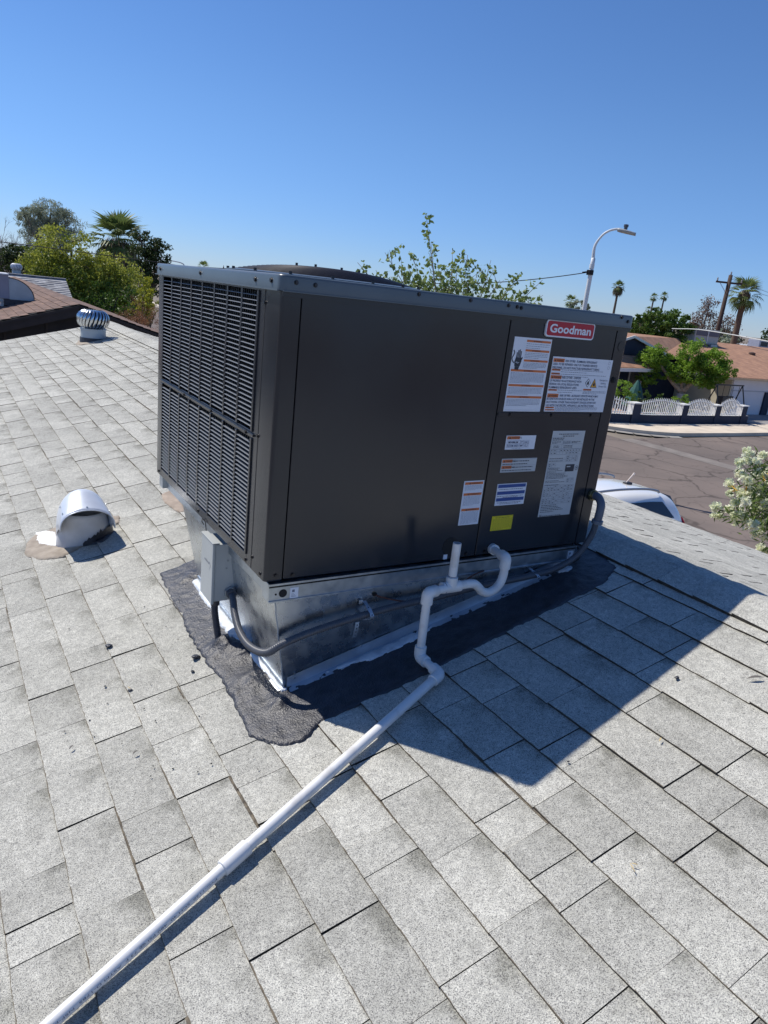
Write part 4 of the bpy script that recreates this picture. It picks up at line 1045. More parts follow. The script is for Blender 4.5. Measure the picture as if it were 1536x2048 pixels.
# ------------------------------------------------------------------ turbine vents
M_turb = mat('bright_turbine_metal', (.62,.66,.70), .22, metal=1, col2=(.52,.56,.60), vscale=10)
def turbine(loc, tilt_base, label, s=1.0):
    t = root('turbine_vent', loc, label, 'turbine vent')
    n = 24
    b = MB(); b.lathe((0,0,0), [(.158*s,-.06*s),(.150*s,.05*s),(.150*s,.125*s),(.158*s,.128*s),(.158*s,.140*s),(.146*s,.143*s)], 28, capt=True); mk('base_collar', b, mat('turbine_collar', (.42,.47,.50), .5, metal=.5), t, world=False, auto=30)
    b = MB(); b.lathe((0,0,0), [(.166*s,-.06*s),(.159*s,.030*s)], 28); mk('tar_ring', b, M_tar, t, world=False)
    b = MB(); b.lathe((0,0,0), [(.05*s,.365*s),(.095*s,.357*s),(.10*s,.345*s)], 20, capb=False); b.add([(.05*s*math.cos(2*math.pi*k/20), .05*s*math.sin(2*math.pi*k/20), .366*s) for k in range(20)], [tuple(range(20))]); mk('crown_cap', b, M_turb, t, world=False, smooth=True)
    b = MB(); b.lathe((0,0,0), [(.120*s,.15*s),(.150*s,.25*s),(.09*s,.34*s)], 16); mk('inner_dark', b, M_black, t, world=False)
    for k in range(n):
        a0 = 2*math.pi*k/n; V = []; m_ = 9
        for i in range(m_+1):
            u = i/m_; ph = -1.02 + 2.22*u; rr_ = .188*s*math.cos(ph)**.62 + .004; z = (.255 + .125*math.sin(ph)*1.0)*s
            tw = a0 + .42*u; hw2 = (2*math.pi/n)*.66
            V.append((rr_*math.cos(tw), rr_*math.sin(tw), z)); r2 = rr_*.965; 
            rm = rr_*1.03; V.append((rm*math.cos(tw+hw2*.5), rm*math.sin(tw+hw2*.5), z)); V.append((r2*math.cos(tw+hw2), r2*math.sin(tw+hw2), z))
        F = []
        for i in range(m_): F += [(3*i,3*i+1,3*i+4,3*i+3),(3*i+1,3*i+2,3*i+5,3*i+4)]
        b = MB(); b.add(V, F); v_ = mk('vane', b, M_turb, t, world=False, smooth=True)
    return t
tv = Vector((.897, 8.048, rz(.897, 8.048)+.01)); turbine(tv, 0, 'round silver turbine vent standing on the grey shingle roof near its far edge')
o = mastic('dried_patch', [(.70,7.80),(.98,7.78),(1.12,8.05),(1.02,8.28),(.74,8.26),(.66,8.0)], .02, .003, .001, M_brown, base=.0105, jag=.03, jscale=8, seed=31)
tag(o, 'brown dried mastic round the foot of the turbine vent', 'roof patch')

# ------------------------------------------------------------------ ground, streets
def grid_sheet(name, x0, x1, y0, y1, z, m_, nx=1, ny=1):
    b = MB(); V = [(x0+(x1-x0)*i/nx, y0+(y1-y0)*j/ny, z) for j in range(ny+1) for i in range(nx+1)]
    b.add(V, [(j*(nx+1)+i, j*(nx+1)+i+1, (j+1)*(nx+1)+i+1, (j+1)*(nx+1)+i) for j in range(ny) for i in range(nx)]); o = mk(name, b, m_); o['kind'] = 'structure'; return o
M_ground = mat('desert_ground', (.24,.20,.155), .95, col2=(.16,.135,.105), vscale=.25, detail=8)
grid_sheet('ground', -2500, 2500, -2500, 2500, ZG-.06, M_ground)
def asphalt():
    m = mat('asphalt_old', (.205,.165,.142), .9, col2=(.140,.117,.104), vscale=.35, detail=8, spec=.25)
    n = m.node_tree.nodes; l = m.node_tree.links; b = n['Principled BSDF']; src = b.inputs['Base Color'].links[0].from_socket
    tc = n.new('ShaderNodeTexCoord'); nz = n.new('ShaderNodeTexNoise'); nz.inputs['Scale'].default_value = .7; nz.inputs['Detail'].default_value = 5
    l.new(tc.outputs['Object'], nz.inputs['Vector']); ma = n.new('ShaderNodeVectorMath'); ma.operation = 'MULTIPLY_ADD'; ma.inputs[1].default_value = (1.6,1.6,0)
    l.new(nz.outputs['Color'], ma.inputs[0]); l.new(tc.outputs['Object'], ma.inputs[2])
    out = src
    for sc_, wd_, dk in ((.42,.012,.55),(1.1,.008,.78)):
        vo = n.new('ShaderNodeTexVoronoi'); vo.feature = 'DISTANCE_TO_EDGE'; vo.inputs['Scale'].default_value = sc_; l.new(ma.outputs[0], vo.inputs['Vector'])
        mr = n.new('ShaderNodeMapRange'); mr.inputs[1].default_value = wd_*.3; mr.inputs[2].default_value = wd_*2.2; mr.inputs[3].default_value = dk; mr.inputs[4].default_value = 1; l.new(vo.outputs['Distance'], mr.inputs[0])
        v = n.new('ShaderNodeVectorMath'); v.operation = 'SCALE'; l.new(out, v.inputs[0]); l.new(mr.outputs[0], v.inputs['Scale']); out = v.outputs[0]
    l.new(out, b.inputs['Base Color']); return m
M_asph = asphalt()
grid_sheet('road', 11.6, 160, -30, 16.55, ZG, M_asph)
o = grid_sheet('road', 11.6, 21.8, 16.55, 220, ZG, M_asph)
M_conc = mat('pale_concrete', (.70,.60,.47), .9, col2=(.56,.48,.38), vscale=1.2, detail=6, bump=.002, bscale=40)
# valley gutter across the side street
gut = MB(); gp = [(22.05,16.5),(22.2,14.2),(22.25,11.8),(22.3,7.0),(22.4,-4)]
for (ax, ay), (bx, by) in zip(gp[:-1], gp[1:]): gut.quad((ax-.42,ay,ZG+.006),(bx-.42,by,ZG+.006),(bx+.42,by,ZG+.006),(ax+.42,ay,ZG+.006))
o = mk('gutter', gut, mat('worn_gutter_concrete', (.235,.205,.18), .9, var=.25, vscale=2)); o['kind'] = 'structure'
# pavement round the corner with a kerb
def arc(cx, cy, r_, a0, a1, n=10): return [(cx+r_*math.cos(R(a0+(a1-a0)*i/n)), cy+r_*math.sin(R(a0+(a1-a0)*i/n))) for i in range(n+1)]
kerb = [(21.9,120),(21.9,21.5)] + arc(26.4, 21.3, 4.5, 180, 270, 10) + [(30,16.72),(160,16.6)]
inner = [(23.4,120),(23.4,22.6)] + arc(27.5, 22.7, 4.1, 180, 270, 10) + [(31,18.6),(160,18.55)]
zk = ZG + .14
b = MB()
for i in range(len(kerb)-1):
    a, c, d, e = kerb[i], kerb[i+1], inner[i+1], inner[i]
    b.quad((a[0],a[1],zk),(c[0],c[1],zk),(d[0],d[1],zk+.02),(e[0],e[1],zk+.02)); b.quad((a[0],a[1],ZG-.02),(c[0],c[1],ZG-.02),(c[0],c[1],zk),(a[0],a[1],zk))
o = mk('pavement', b, M_conc); o['kind'] = 'structure'
b = MB()
for i in range(len(kerb)-1):
    a, c = Vector((*kerb[i],0)), Vector((*kerb[i+1],0)); d = (c-a).normalized(); nn = Vector((d.y,-d.x,0)); nn = -nn if nn.dot(Vector((18,18,0))-a) < 0 else nn
    b.quad((a.x,a.y,ZG+.012),(c.x,c.y,ZG+.012),(c.x+nn.x*.45,c.y+nn.y*.45,ZG+.008),(a.x+nn.x*.45,a.y+nn.y*.45,ZG+.008))
o = mk('kerb_gutter', b, mat('gutter_concrete', (.32,.30,.27), .9, var=.2, vscale=2)); o['kind'] = 'structure'
# yard inside the low wall, driveway before the garage
b = MB()
yd = inner + [(160,60),(23.4,60)]
b.add([(p[0],p[1],ZG+.10) for p in [(23.4,60),(23.4,22.6)] + arc(27.5,22.7,4.1,180,270,10) + [(33.9,18.6),(33.9,60)]], [tuple(range(15))])
o = mk('yard', b, mat('pink_gravel', (.42,.27,.20), .95, col2=(.30,.20,.15), vscale=3, detail=8)); o['kind'] = 'structure'
b = MB(); b.quad((33.95,18.55,ZG+.165),(60,18.5,ZG+.165),(60,40,ZG+.165),(33.95,40,ZG+.165)); o = mk('driveway', b, mat('grey_drive', (.30,.29,.28), .9, var=.2, vscale=1)); o['kind'] = 'structure'
b = MB(); b.quad((4.5,1.0,ZG-.03),(11.6,1.0,ZG-.03),(11.6,11.0,ZG-.03),(4.5,11.0,ZG-.03)); o = mk('driveway', b, M_conc); o['kind'] = 'structure'

# ------------------------------------------------------------------ foliage tools
def leaf_cloud(centers, size, asp=.55, flat=.0, seed=1, droop=0.0):
    """diamond leaves, one per centre; returns V, F"""
    rg = np.random.default_rng(seed); C_ = np.asarray(centers, float); n = len(C_)
    d = rg.normal(size=(n,3)); d[:,2] = d[:,2]*(1-flat) - droop; d /= np.linalg.norm(d, axis=1)[:,None]
    e = rg.normal(size=(n,3)); e -= (e*d).sum(1)[:,None]*d; e /= np.linalg.norm(e, axis=1)[:,None]
    s = size*rg.uniform(.6,1.35,size=n)[:,None]
    V = np.empty((n,4,3)); V[:,0] = C_-d*s/2; V[:,1] = C_+e*s*asp/2; V[:,2] = C_+d*s/2; V[:,3] = C_-e*s*asp/2
    F = np.arange(n*4).reshape(n,4); return V.reshape(-1,3), F
def clumped(lobes, n_leaf, clump_r=.25, per=60, seed=1, hollow=.55, gap=.0):
    """points in many small clumps spread over the outer part of ellipsoid lobes (cx,cy,cz,rx,ry,rz)"""
    rg = np.random.default_rng(seed); vol = np.array([l[3]*l[4]*l[5] for l in lobes])**.75; vol /= vol.sum(); pts = []
    ncl = max(1, n_leaf//per)
    for l, v in zip(lobes, vol):
        for k in range(max(1, int(round(ncl*v)))):
            d = rg.normal(size=3); d /= np.linalg.norm(d); q = hollow + (1-hollow)*rg.random()**.6
            c = np.array(l[:3]) + d*q*np.array(l[3:6])
            rr_ = clump_r*min(l[3:6])*rg.uniform(.6,1.3)
            p = rg.normal(size=(per,3)); p /= np.linalg.norm(p,axis=1)[:,None]; p *= (rg.random(per)**.45)[:,None]*rr_; p[:,2] *= .75
            pts.append(c + p)
    return np.concatenate(pts)
def leafmat(name, col, col2, trans=.30, vscale=1.2, rough=.55):
    return mat(name, col, rough, col2=col2, vscale=vscale, trans=trans, detail=6, ramp=(.36,.62), spec=.35)
def trunk(name, segs, m_, parent, n=9):
    b = MB()
    for pts, rad in segs:
        P = spl(pts, 4); m_n = len(P); r_ = [rad[0] + (rad[1]-rad[0])*i/(m_n-1) for i in range(m_n)]; b.tube(P, r_, n)
    return mk(name, b, m_, parent, smooth=True)
M_bark = mat('brown_bark', (.16,.115,.08), .9, col2=(.09,.065,.045), vscale=14, bump=.01, bscale=25)
M_barkp = mat('pale_bark', (.42,.36,.28), .85, col2=(.26,.20,.14), vscale=8, bump=.01, bscale=25)
M_dead = mat('grey_deadwood', (.20,.16,.14), .9)
def tree(name, base, lobes, n_leaf, lsize, lm, label, bark=M_bark, limbs=None, tr=.12, group=None, seed=1, clump=.28, per=60, cat='tree', hollow=.55, asp=.5, droop=0.0, crown='crown'):
    base = Vector(base); t = root(name, base, label, cat, group)
    segs = []
    if limbs is None:
        rs = random.Random(seed); top_ = max(l[2] for l in lobes); mid = Vector((base.x, base.y, base.z + (min(l[2]-l[5]*.5 for l in lobes)-base.z)*.8))
        segs.append(([base, base.lerp(mid,.5)+Vector((rs.uniform(-.1,.1),rs.uniform(-.1,.1),0)), mid], (tr, tr*.7)))
        for l in lobes:
            c = Vector(l[:3]); segs.append(([mid, mid.lerp(c,.5)+Vector((rs.uniform(-.1,.1),rs.uniform(-.1,.1),.1)), c], (tr*.6, tr*.15)))
            for k in range(3):
                e = c + Vector((rs.uniform(-.7,.7)*l[3], rs.uniform(-.7,.7)*l[4], rs.uniform(0,.8)*l[5])); segs.append(([mid.lerp(c,.6), c.lerp(e,.5)+Vector((0,0,.05)), e], (tr*.25, tr*.05)))
    else: segs = limbs
    trunk('trunk', segs, bark, t)
    V, F = leaf_cloud(clumped(lobes, n_leaf, clump, per, seed, hollow), lsize, asp, seed=seed+3, droop=droop)
    npmesh(crown, V, F, lm, t); return t

L_yel = leafmat('yellow_green_leaf', (.40,.42,.07), (.17,.22,.03), trans=.42)
L_mid = leafmat('mid_green_leaf', (.12,.21,.03), (.06,.11,.018))
L_dark = leafmat('dark_green_leaf', (.055,.085,.022), (.028,.046,.014))
L_grey = leafmat('grey_green_leaf', (.38,.42,.30), (.22,.25,.17), vscale=.6)
L_dry = leafmat('dry_red_brown_leaf', (.33,.16,.075), (.20,.09,.045))
L_deadl = leafmat('dead_brown_leaf', (.23,.165,.125), (.14,.10,.08))
L_bright = leafmat('fresh_green_leaf', (.28,.44,.05), (.12,.22,.025), trans=.45)
L_palm = leafmat('palm_green', (.19,.25,.075), (.09,.13,.035), vscale=2.0)
L_skirt = leafmat('dead_frond_brown', (.20,.16,.10), (.10,.08,.05), trans=.1)

# ------------------------------------------------------------------ palms
def frond_geo(L_, spread, nb, rs, droop):
    """fan leaf: stalk along +x, pleated blades with split drooping tips"""
    V = []; F = []; st = L_*.42
    V += [(0,-.02,0),(0,.02,0),(st,.012,0),(st,-.012,0)]; F.append((0,1,2,3))
    for k in range(nb):
        a = (k/(nb-1)-.5)*spread; bl = (L_-st)*(1-.28*abs(k/(nb-1)-.5)*2)*rs.uniform(.9,1.05); wd = bl*.060
        ca, sa = math.cos(a), math.sin(a); o = len(V)
        z1 = .04*bl; z2 = -droop*bl*rs.uniform(.6,1.4)
        V += [(st,0,0), (st+ca*bl*.55-sa*wd, sa*bl*.55+ca*wd, z1), (st+ca*bl, sa*bl, z2), (st+ca*bl*.55+sa*wd, sa*bl*.55-ca*wd, z1-.02*bl)]
        F.append((o,o+1,o+2,o+3))
    return V, F
def palm(base, H_, crown_r, tr, label, nf=30, skirt=.0, group=None, seed=1, lean=(0,0), frond_objs=True, nb=13, trunk_m=M_bark, skirt_r=.5):
    base = Vector(base); t = root('palm_tree', base, label, 'palm tree', group); rs = random.Random(seed)
    topp = Vector((lean[0], lean[1], H_))
    b = MB(); P = spl([(0,0,0), topp*.5+Vector((.0,0,0)), topp], 6); b.tube(P, [tr*1.25 - tr*.4*i/(len(P)-1) for i in range(len(P))], 10); mk('trunk', b, trunk_m, t, world=False, smooth=True)
    allV = []; allF = []
    for k in range(nf):
        e_ = -1.0 + 2.35*((k+.5)/nf); a = k*2.39996 + rs.uniform(-.2,.2); L_ = crown_r*rs.uniform(.88,1.1)
        V, F = frond_geo(L_, 2.3, nb, rs, .25)
        ce, se = math.cos(e_), math.sin(e_); ca, sa = math.cos(a), math.sin(a); W_ = []
        for x, y, z in V:
            # droop grows along the stalk
            zz = z - .10*x*x/crown_r*(1.2-se); x2 = x*ce - zz*se; z2 = x*se + zz*ce
            W_.append((x2*ca - y*sa + topp.x, x2*sa + y*ca + topp.y, z2 + topp.z + rs.uniform(0,0)))
        if frond_objs:
            b = MB(); b.add(W_, F); mk('frond', b, L_palm, t, world=False)
        else: o = len(allV); allV += W_; allF += [tuple(i+o for i in f) for f in F]
    if not frond_objs: b = MB(); b.add(allV, allF); mk('crown', b, L_palm, t, world=False)
    if skirt:
        SV = []; SF = []
        for k in range(int(420*skirt_r)+60):
            a = rs.uniform(0, 6.283); z1 = H_ + .25 - rs.uniform(.0, .45)*skirt; rr_ = skirt_r*rs.uniform(.35,1.0); L_ = rs.uniform(.35,.8)*skirt*.9; o = len(SV)
            x, y = math.cos(a)*rr_, math.sin(a)*rr_; tx, ty = -math.sin(a)*.07, math.cos(a)*.07
            SV += [(x*.5+topp.x,y*.5+topp.y,z1+.15),(x+tx+topp.x,y+ty+topp.y,z1-L_*.4),(x*1.0+topp.x,y+topp.y,z1-L_),(x-tx+topp.x,y-ty+topp.y,z1-L_*.4)]; SF.append((o,o+1,o+2,o+3))
        b = MB(); b.add(SV, SF); mk('dead_frond_skirt', b, L_skirt, t, world=False)
    return t
def H_of(d, t): return elev(d, t) - ZG

# ---------- left background
palm(polar(11.2, 50, ZG), H_of(50, .0265), 2.2, .22, 'large fan palm with a hanging brown skirt behind the leafy bush tree', nf=46, skirt=3.0, skirt_r=1.35, seed=3, nb=13)
def lobes_px(lst, d):
    """lobes given as (azimuth, tan elevation, radius across, radius up) at ground distance d"""
    out = []
    for a, t_, ra, rz_ in lst:
        p = polar(a, d, elev(d, t_)); out.append((p.x, p.y, p.z, ra, ra*.9, rz_))
    return out
tree('bush_tree', polar(9.2, 31, ZG), lobes_px([(7.4,.011,1.25,.95),(8.6,-.014,1.75,1.0),(10.3,-.011,1.1,.75),(6.6,-.020,1.05,.9),(10.9,-.030,1.35,1.2),(9.2,-.045,2.0,1.3),(11.4,-.062,1.2,1.1),(7.4,-.030,1.5,1.0)], 31), 36000, .105, L_yel,
     'broad yellow-green bushy tree beyond the grey and brown roofs', tr=.2, seed=5, clump=.30, per=55, hollow=.45)
tree('shrub_tree', polar(10.9, 29.5, ZG), lobes_px([(10.6,-.055,1.25,1.0),(11.5,-.058,1.0,.95),(10.0,-.070,1.4,1.0),(11.8,-.085,.8,.7)], 29.5), 9000, .085, L_mid,
     'dense mid-green shrub tree low in front of the yellow-green one', tr=.15, seed=6, per=55)
tree('willow_tree', polar(6.6, 62, ZG), lobes_px([(6.8,.048,1.45,1.05),(5.7,.037,1.1,1.3),(7.7,.036,1.3,1.3),(6.6,.022,1.7,1.4),(5.2,.045,.55,.6)], 62), 15000, .26, L_grey,
     'tall grey-green feathery tree behind the yellow-green one', tr=.25, seed=7, asp=.16, droop=1.4, clump=.34, per=45, hollow=.35)
tree('gum_tree', polar(13.4, 40, ZG), lobes_px([(13.0,.028,.85,.65),(13.9,.021,.75,.6),(13.3,.008,.8,.7),(14.1,.006,.6,.5),(12.8,-.006,.7,.6),(13.6,-.022,.9,.6)], 40), 6500, .13, L_dark,
     'dark ragged tree with open branches right of the fan palm', tr=.16, seed=8, clump=.42, per=42, hollow=.25)
tree('yellow_shrub', polar(13.05, 27, ZG), lobes_px([(13.0,-.032,.45,.6),(13.3,-.044,.35,.4),(12.6,-.050,.4,.35)], 27), 1800, .085, leafmat('lime_leaf', (.42,.42,.04), (.22,.26,.03), trans=.4),
     'small lime-yellow shrub below the dark ragged tree', tr=.05, seed=9, per=40, cat='shrub')
tree('dry_shrub', polar(12.9, 21, ZG), lobes_px([(12.6,-.062,.62,.5),(13.5,-.066,.55,.45),(13.0,-.080,.75,.5),(12.2,-.082,.5,.4)], 21), 9000, .035, L_dry,
     'red-brown dry shrub at the left end of the air conditioner', tr=.05, seed=10, per=60, cat='shrub', asp=.3, hollow=.2)
tree('dark_shrub', polar(4.2, 37, ZG), lobes_px([(4.2,-.010,1.5,.75),(5.6,-.004,.9,.7),(3.2,-.014,1.3,.8),(5.0,-.020,1.2,.7)], 37), 8000, .12, L_dark,
     'dark green tree mass above the grey shingle roof at the left edge', tr=.12, seed=11, per=50)
def bare_tree(base, H_, label, seed, spread=1.0, group=None, twigs=5):
    t = root('bare_tree', base, label, 'tree', group); rs = random.Random(seed); b = MB()
    def br(p, d, L_, r_, lev):
        q = p + d*L_; mid = p.lerp(q,.5) + Vector((rs.uniform(-1,1),rs.uniform(-1,1),0))*L_*.06; b.tube([p,mid,q], [r_, r_*.8, r_*.6], 5, False)
        if lev > 0:
            for k in range(rs.choice((2,3,3))):
                dd_ = (d + Vector((rs.uniform(-1,1),rs.uniform(-1,1),rs.uniform(-.2,.7)))*.75*spread).normalized(); br(p.lerp(q, rs.uniform(.6,1)), dd_, L_*rs.uniform(.55,.8), r_*.58, lev-1)
    br(Vector((0,0,0)), Vector((0,0,1)), H_*.42, H_*.016, twigs); mk('branches', b, M_dead, t, world=False); return t
bare_tree(polar(4.0, 45, ZG), H_of(45,.030), 'leafless dark tree at the left edge of the skyline', 4, twigs=6)
bare_tree(polar(3.2, 47, ZG), H_of(47,.026), 'smaller leafless tree half cut off by the left edge', 9, twigs=6)

# ---------- neighbour house with brown roof
def shingle_far(name, c1, c2, sc_=3.5): return mat(name, c1, .95, col2=c2, vscale=sc_, detail=7, bump=.01, bscale=20)
nb_ = root('brown_house', (1.4, 18, ZG), 'neighbouring house with dark brown gable and reddish-brown shingle roof', 'house')
M_brsh = mat('brown_shingle', (.235,.150,.115), .95, col2=(.135,.088,.068), vscale=7, objrand=.16, detail=5); M_brwood = mat('dark_brown_wood', (.030,.022,.022), .7, var=.3, vscale=6)
AX, AZ, AY, PB = 1.40, .055, 12.45, .30
b = MB(); wl = 4.9
b.add([(AX-wl,AY+.28,ZG),(AX+wl,AY+.28,ZG),(AX+wl,AY+.28,AZ-.13-wl*PB),(AX,AY+.28,AZ-.13),(AX-wl,AY+.28,AZ-.13-wl*PB)], [(0,1,2,3,4)])
b.box(AX-wl, AX-wl+.05, AY+.29, 26, ZG, AZ-.2-wl*PB); b.box(AX+wl-.05, AX+wl, AY+.29, 26, ZG, AZ-.2-wl*PB)
mk('wall', b, mat('dark_gable_boards', (.022,.020,.024), .8, var=.3, vscale=5), nb_)
for k in range(14):
    x = AX-wl+.3 + k*.68; zt = AZ-.16-abs(x-AX)*PB
    b = MB(); b.box(x-.02, x+.02, AY+.262, AY+.278, zt-2.0, zt); mk('gable_batten', b, M_brwood, nb_)
for s_ in (-1, 1):
    b = MB(); L_ = 5.4; P = [(AX,AY,AZ),(AX,26.2,AZ),(AX+s_*L_,26.2,AZ-L_*PB),(AX+s_*L_,AY,AZ-L_*PB)]; Q = [(p[0],p[1],p[2]-.03) for p in P]
    f = [(0,1,2,3),(7,6,5,4),(0,4,5,1),(1,5,6,2),(2,6,7,3),(3,7,4,0)]; f = f if s_ < 0 else [tuple(reversed(q)) for q in f]
    b.add(P+Q, f); mk('roof_deck', b, M_under, nb_)
    b = MB(); b.bar((AX,AY-.02,AZ-.115),(AX+s_*5.4,AY-.02,AZ-.115-5.4*PB), .035, .165); mk('rake_board', b, M_brwood, nb_)
    b = MB(); b.bar((AX,AY-.045,AZ-.045),(AX+s_*5.42,AY-.045,AZ-.045-5.42*PB), .02, .05); mk('rake_trim', b, M_brwood, nb_)
# its courses of tabs: the near ones singly, the rest joined
ct, st_ = math.cos(math.atan(PB)), math.sin(math.atan(PB))
def tab(x0v, x1v, y0, y1, s_, lift):
    f = lambda v, y, n_: (AX + s_*(v*ct + n_*st_), y, AZ - v*st_ + n_*ct)
    V = [f(x0v,y0,.004),f(x0v,y1,.004),f(x1v,y1,.014+lift),f(x1v,y0,.014+lift),f(x1v,y1,.001),f(x1v,y0,.001)]
    F = [(0,1,2,3),(3,2,4,5)]; return V, (F if s_ < 0 else [tuple(reversed(q)) for q in F])
rs = random.Random(21); joined = MB(); cnt = 0
for k in range(36):
    y = AY - .03 + (k % 2)*.15
    while y < 26:
        y2 = min(y+.297, 26.15); g = tab(k*.145, k*.145+.150, max(y, AY-.04), y2, -1, rs.uniform(0,.003))
        if cnt < 300 and y < 16.5 and k < 10: b = MB(); b.add(*g); mk('shingle', b, M_brsh, nb_); cnt += 1
        else: joined.add(*g)
        y += .3
    y = AY
    if k < 30: joined.add(*tab(k*.145, k*.145+.150, AY-.04, 26, 1, 0))
o = mk('shingles', joined, M_brsh, nb_); o['kind'] = 'stuff'
# cooler and duct on it
ac = root('roof_cooler', (.1, 15.3, -.2), 'grey metal cooler cabinet with a quarter-round duct on the brown roof, at the left edge', 'roof cooler')
M_cool = mat('cooler_grey_violet', (.30,.30,.36), .5, var=.1, vscale=3); M_duct = mat('duct_galvanised', (.40,.46,.50), .45, metal=.5, var=.15, vscale=4)
b = MB(); b.box(-.75, .462, 15.0, 15.8, -.095, .372); mk('cabinet', b, M_cool, ac, bevel=.01)
b = MB(); b.box(-.78, .47, 14.97, 15.83, .372, .395); mk('cabinet_lid', b, mat('cooler_top', (.55,.56,.58), .5), ac)
b = MB(); n = 16; V = []
for i in range(n+1):
    a = math.pi/2*i/n; V.append((.463+.45*math.sin(a), -.06+.375*math.cos(a)))
outl = [(.463,-.06-.06)] + V + [(.463+.45,-.12)]; k = len(outl)
b.add([(p[0],15.02,p[1]) for p in outl]+[(p[0],15.6,p[1]) for p in outl], [tuple(reversed(range(k)))]+[tuple(range(k,2*k))]+[(i,(i+1)%k,k+(i+1)%k,k+i) for i in range(k)]); mk('duct_elbow', b, M_duct, ac)
b = MB(); ar = [Vector((.463+.455*math.sin(math.pi/2*i/n), 15.015, -.06+.380*math.cos(math.pi/2*i/n))) for i in range(n+1)]; b.tube(ar, .008, 6); mk('duct_seam', b, M_black, ac)
b = MB(); b.box(.36, .95, 15.0, 15.66, -.22, -.10); mk('duct_flashing', b, M_tar, ac)
for x in (-.6, -.1, .3):
    b = MB(); b.box(x, x+.06, 15.1, 15.2, -.36, -.095); mk('leg', b, M_galrail, ac)
b = MB(); b.tube([(-.3,14.98,-.14),(.05,14.96,-.18),(.2,15.0,-.1),(.33,14.99,-.16)], .025, 8); mk('water_pipe', b, mat('foam_pipe_cover', (.5,.48,.42), .8), ac)
# ---------- grey-roofed house behind
gh = root('grey_house', (-8, 26, ZG), 'house with pale grey striped shingle roof behind the brown-roofed house', 'house')
M_gsh = mat('grey_shingle_far', (.44,.44,.44), .95, col2=(.26,.26,.27), vscale=5, objrand=.14, detail=6)
GX, GY, GZ, GP = 2.98, 26.0, .125, .37
b = MB(); P = [(-22,GY,GZ),(GX,GY,GZ),(GX,GY-5,GZ-5*GP),(-22,GY-5,GZ-5*GP),(-22,GY+5,GZ-5*GP),(GX,GY+5,GZ-5*GP)]; b.add(P, [(3,2,1,0),(0,1,5,4)]); mk('roof_deck', b, M_under, gh)
b = MB(); b.box(-21.5, GX-.4, GY-4.5, GY+4.5, ZG, GZ-4.6*GP); b.add([(GX-.4,GY-4.5,GZ-4.6*GP),(GX-.4,GY+4.5,GZ-4.6*GP),(GX-.4,GY,GZ-.1)], [(0,1,2)]); mk('wall', b, M_stucco_own, gh)
cg, sg = math.cos(math.atan(GP)), math.sin(math.atan(GP)); joined = MB(); cnt = 0; rs = random.Random(22)
for k in range(36):
    x = GX + .02
    while x > -8:
        wd = rs.choice((.22,.33,.45,.6)); x0 = x-wd; l_ = rs.choice((.0,.004,.010)); va, vb = k*.15, k*.15+.155
        f = lambda v, x_, n_: (x_, GY - v*cg - n_*sg, GZ - v*sg + n_*cg)
        V = [f(va,x0,.006),f(va,x,.006),f(vb,x,.020+l_),f(vb,x0,.020+l_),f(vb,x,.0),f(vb,x0,.0),f(va,x0,0),f(va,x,0)]; F = [(3,2,1,0),(5,4,2,3),(0,6,5,3),(1,2,4,7)]
        if cnt < 180 and k < 9 and x > .2: b = MB(); b.add(V, F); mk('shingle', b, M_gsh, gh); cnt += 1
        else: joined.add(V, F)
        x = x0
o = mk('shingles', joined, M_gsh, gh); o['kind'] = 'stuff'
b = MB(); b.box(-22, GX+.03, GY-.12, GY+.12, GZ+.005, GZ+.03); mk('ridge_cap', b, M_gsh, gh)
t = turbine((1.55, 26.7, .12), 0, 'white turbine vent peeping over the ridge of the grey-roofed house', .95)
for ch in t.children:
    if ch.name.startswith(('vane','crown')): ch.data.materials[0] = mat('white_turbine', (.75,.75,.75), .5) if ch.name == 'x' else M_white

# overhead cable on the left
b = MB(); A_ = polar(-8, 30, elev(30,.0050)); B2 = polar(13.4, 30, elev(30,.0052)); C2 = polar(30, 42, elev(42,.02))
pts = [A_.lerp(B2, i/20) + Vector((0,0,.10-.30*4*(i/20)*(1-i/20)*0.0 + .06*math.sin(i/20*3.14))) for i in range(21)] + [B2.lerp(C2, i/10) for i in range(1,11)]
b.tube(pts, .016, 5, False); o = mk('overhead_cable', b, M_black); tag(o, 'thin black cable crossing the trees on the left', 'cable')

# ---------- small things above the lid: far lamp, palm tip, pole
def street_lamp(loc, yaw, pts, head, label, rp_=.055, tp=.035, col=(.62,.64,.64)):
    t = root('street_lamp', loc, label, 'street lamp'); m_ = mat('lamp_pole_paint', col, .5)
    P = spl(pts, 6); b = MB(); b.tube(P, [rp_+(tp-rp_)*i/(len(P)-1) for i in range(len(P))], 12); mk('pole', b, m_, t, smooth=True, world=False)
    return t, m_
t, m_ = street_lamp(polar(15.85, 85, ZG), 0, [(0,0,0),(0,0,3.5),(-.05,0,elev(85,.0065)-ZG),(-.35,0,elev(85,.0105)-ZG),(-1.1,0,elev(85,.0118)-ZG),(-2.2,0,elev(85,.0125)-ZG)], None, 'far-off curved street lamp just above the left end of the lid', .08, .05)
b = MB(); b.box(-3.0,-2.2,-.15,.15,elev(85,.0118)-ZG,elev(85,.0130)-ZG); mk('lamp_head', b, m_, t, world=False)
palm(polar(17.2, 120, ZG), H_of(120,.0082), 1.3, .18, 'tip of a distant palm just above the left end of the lid', nf=26, seed=12, frond_objs=False)
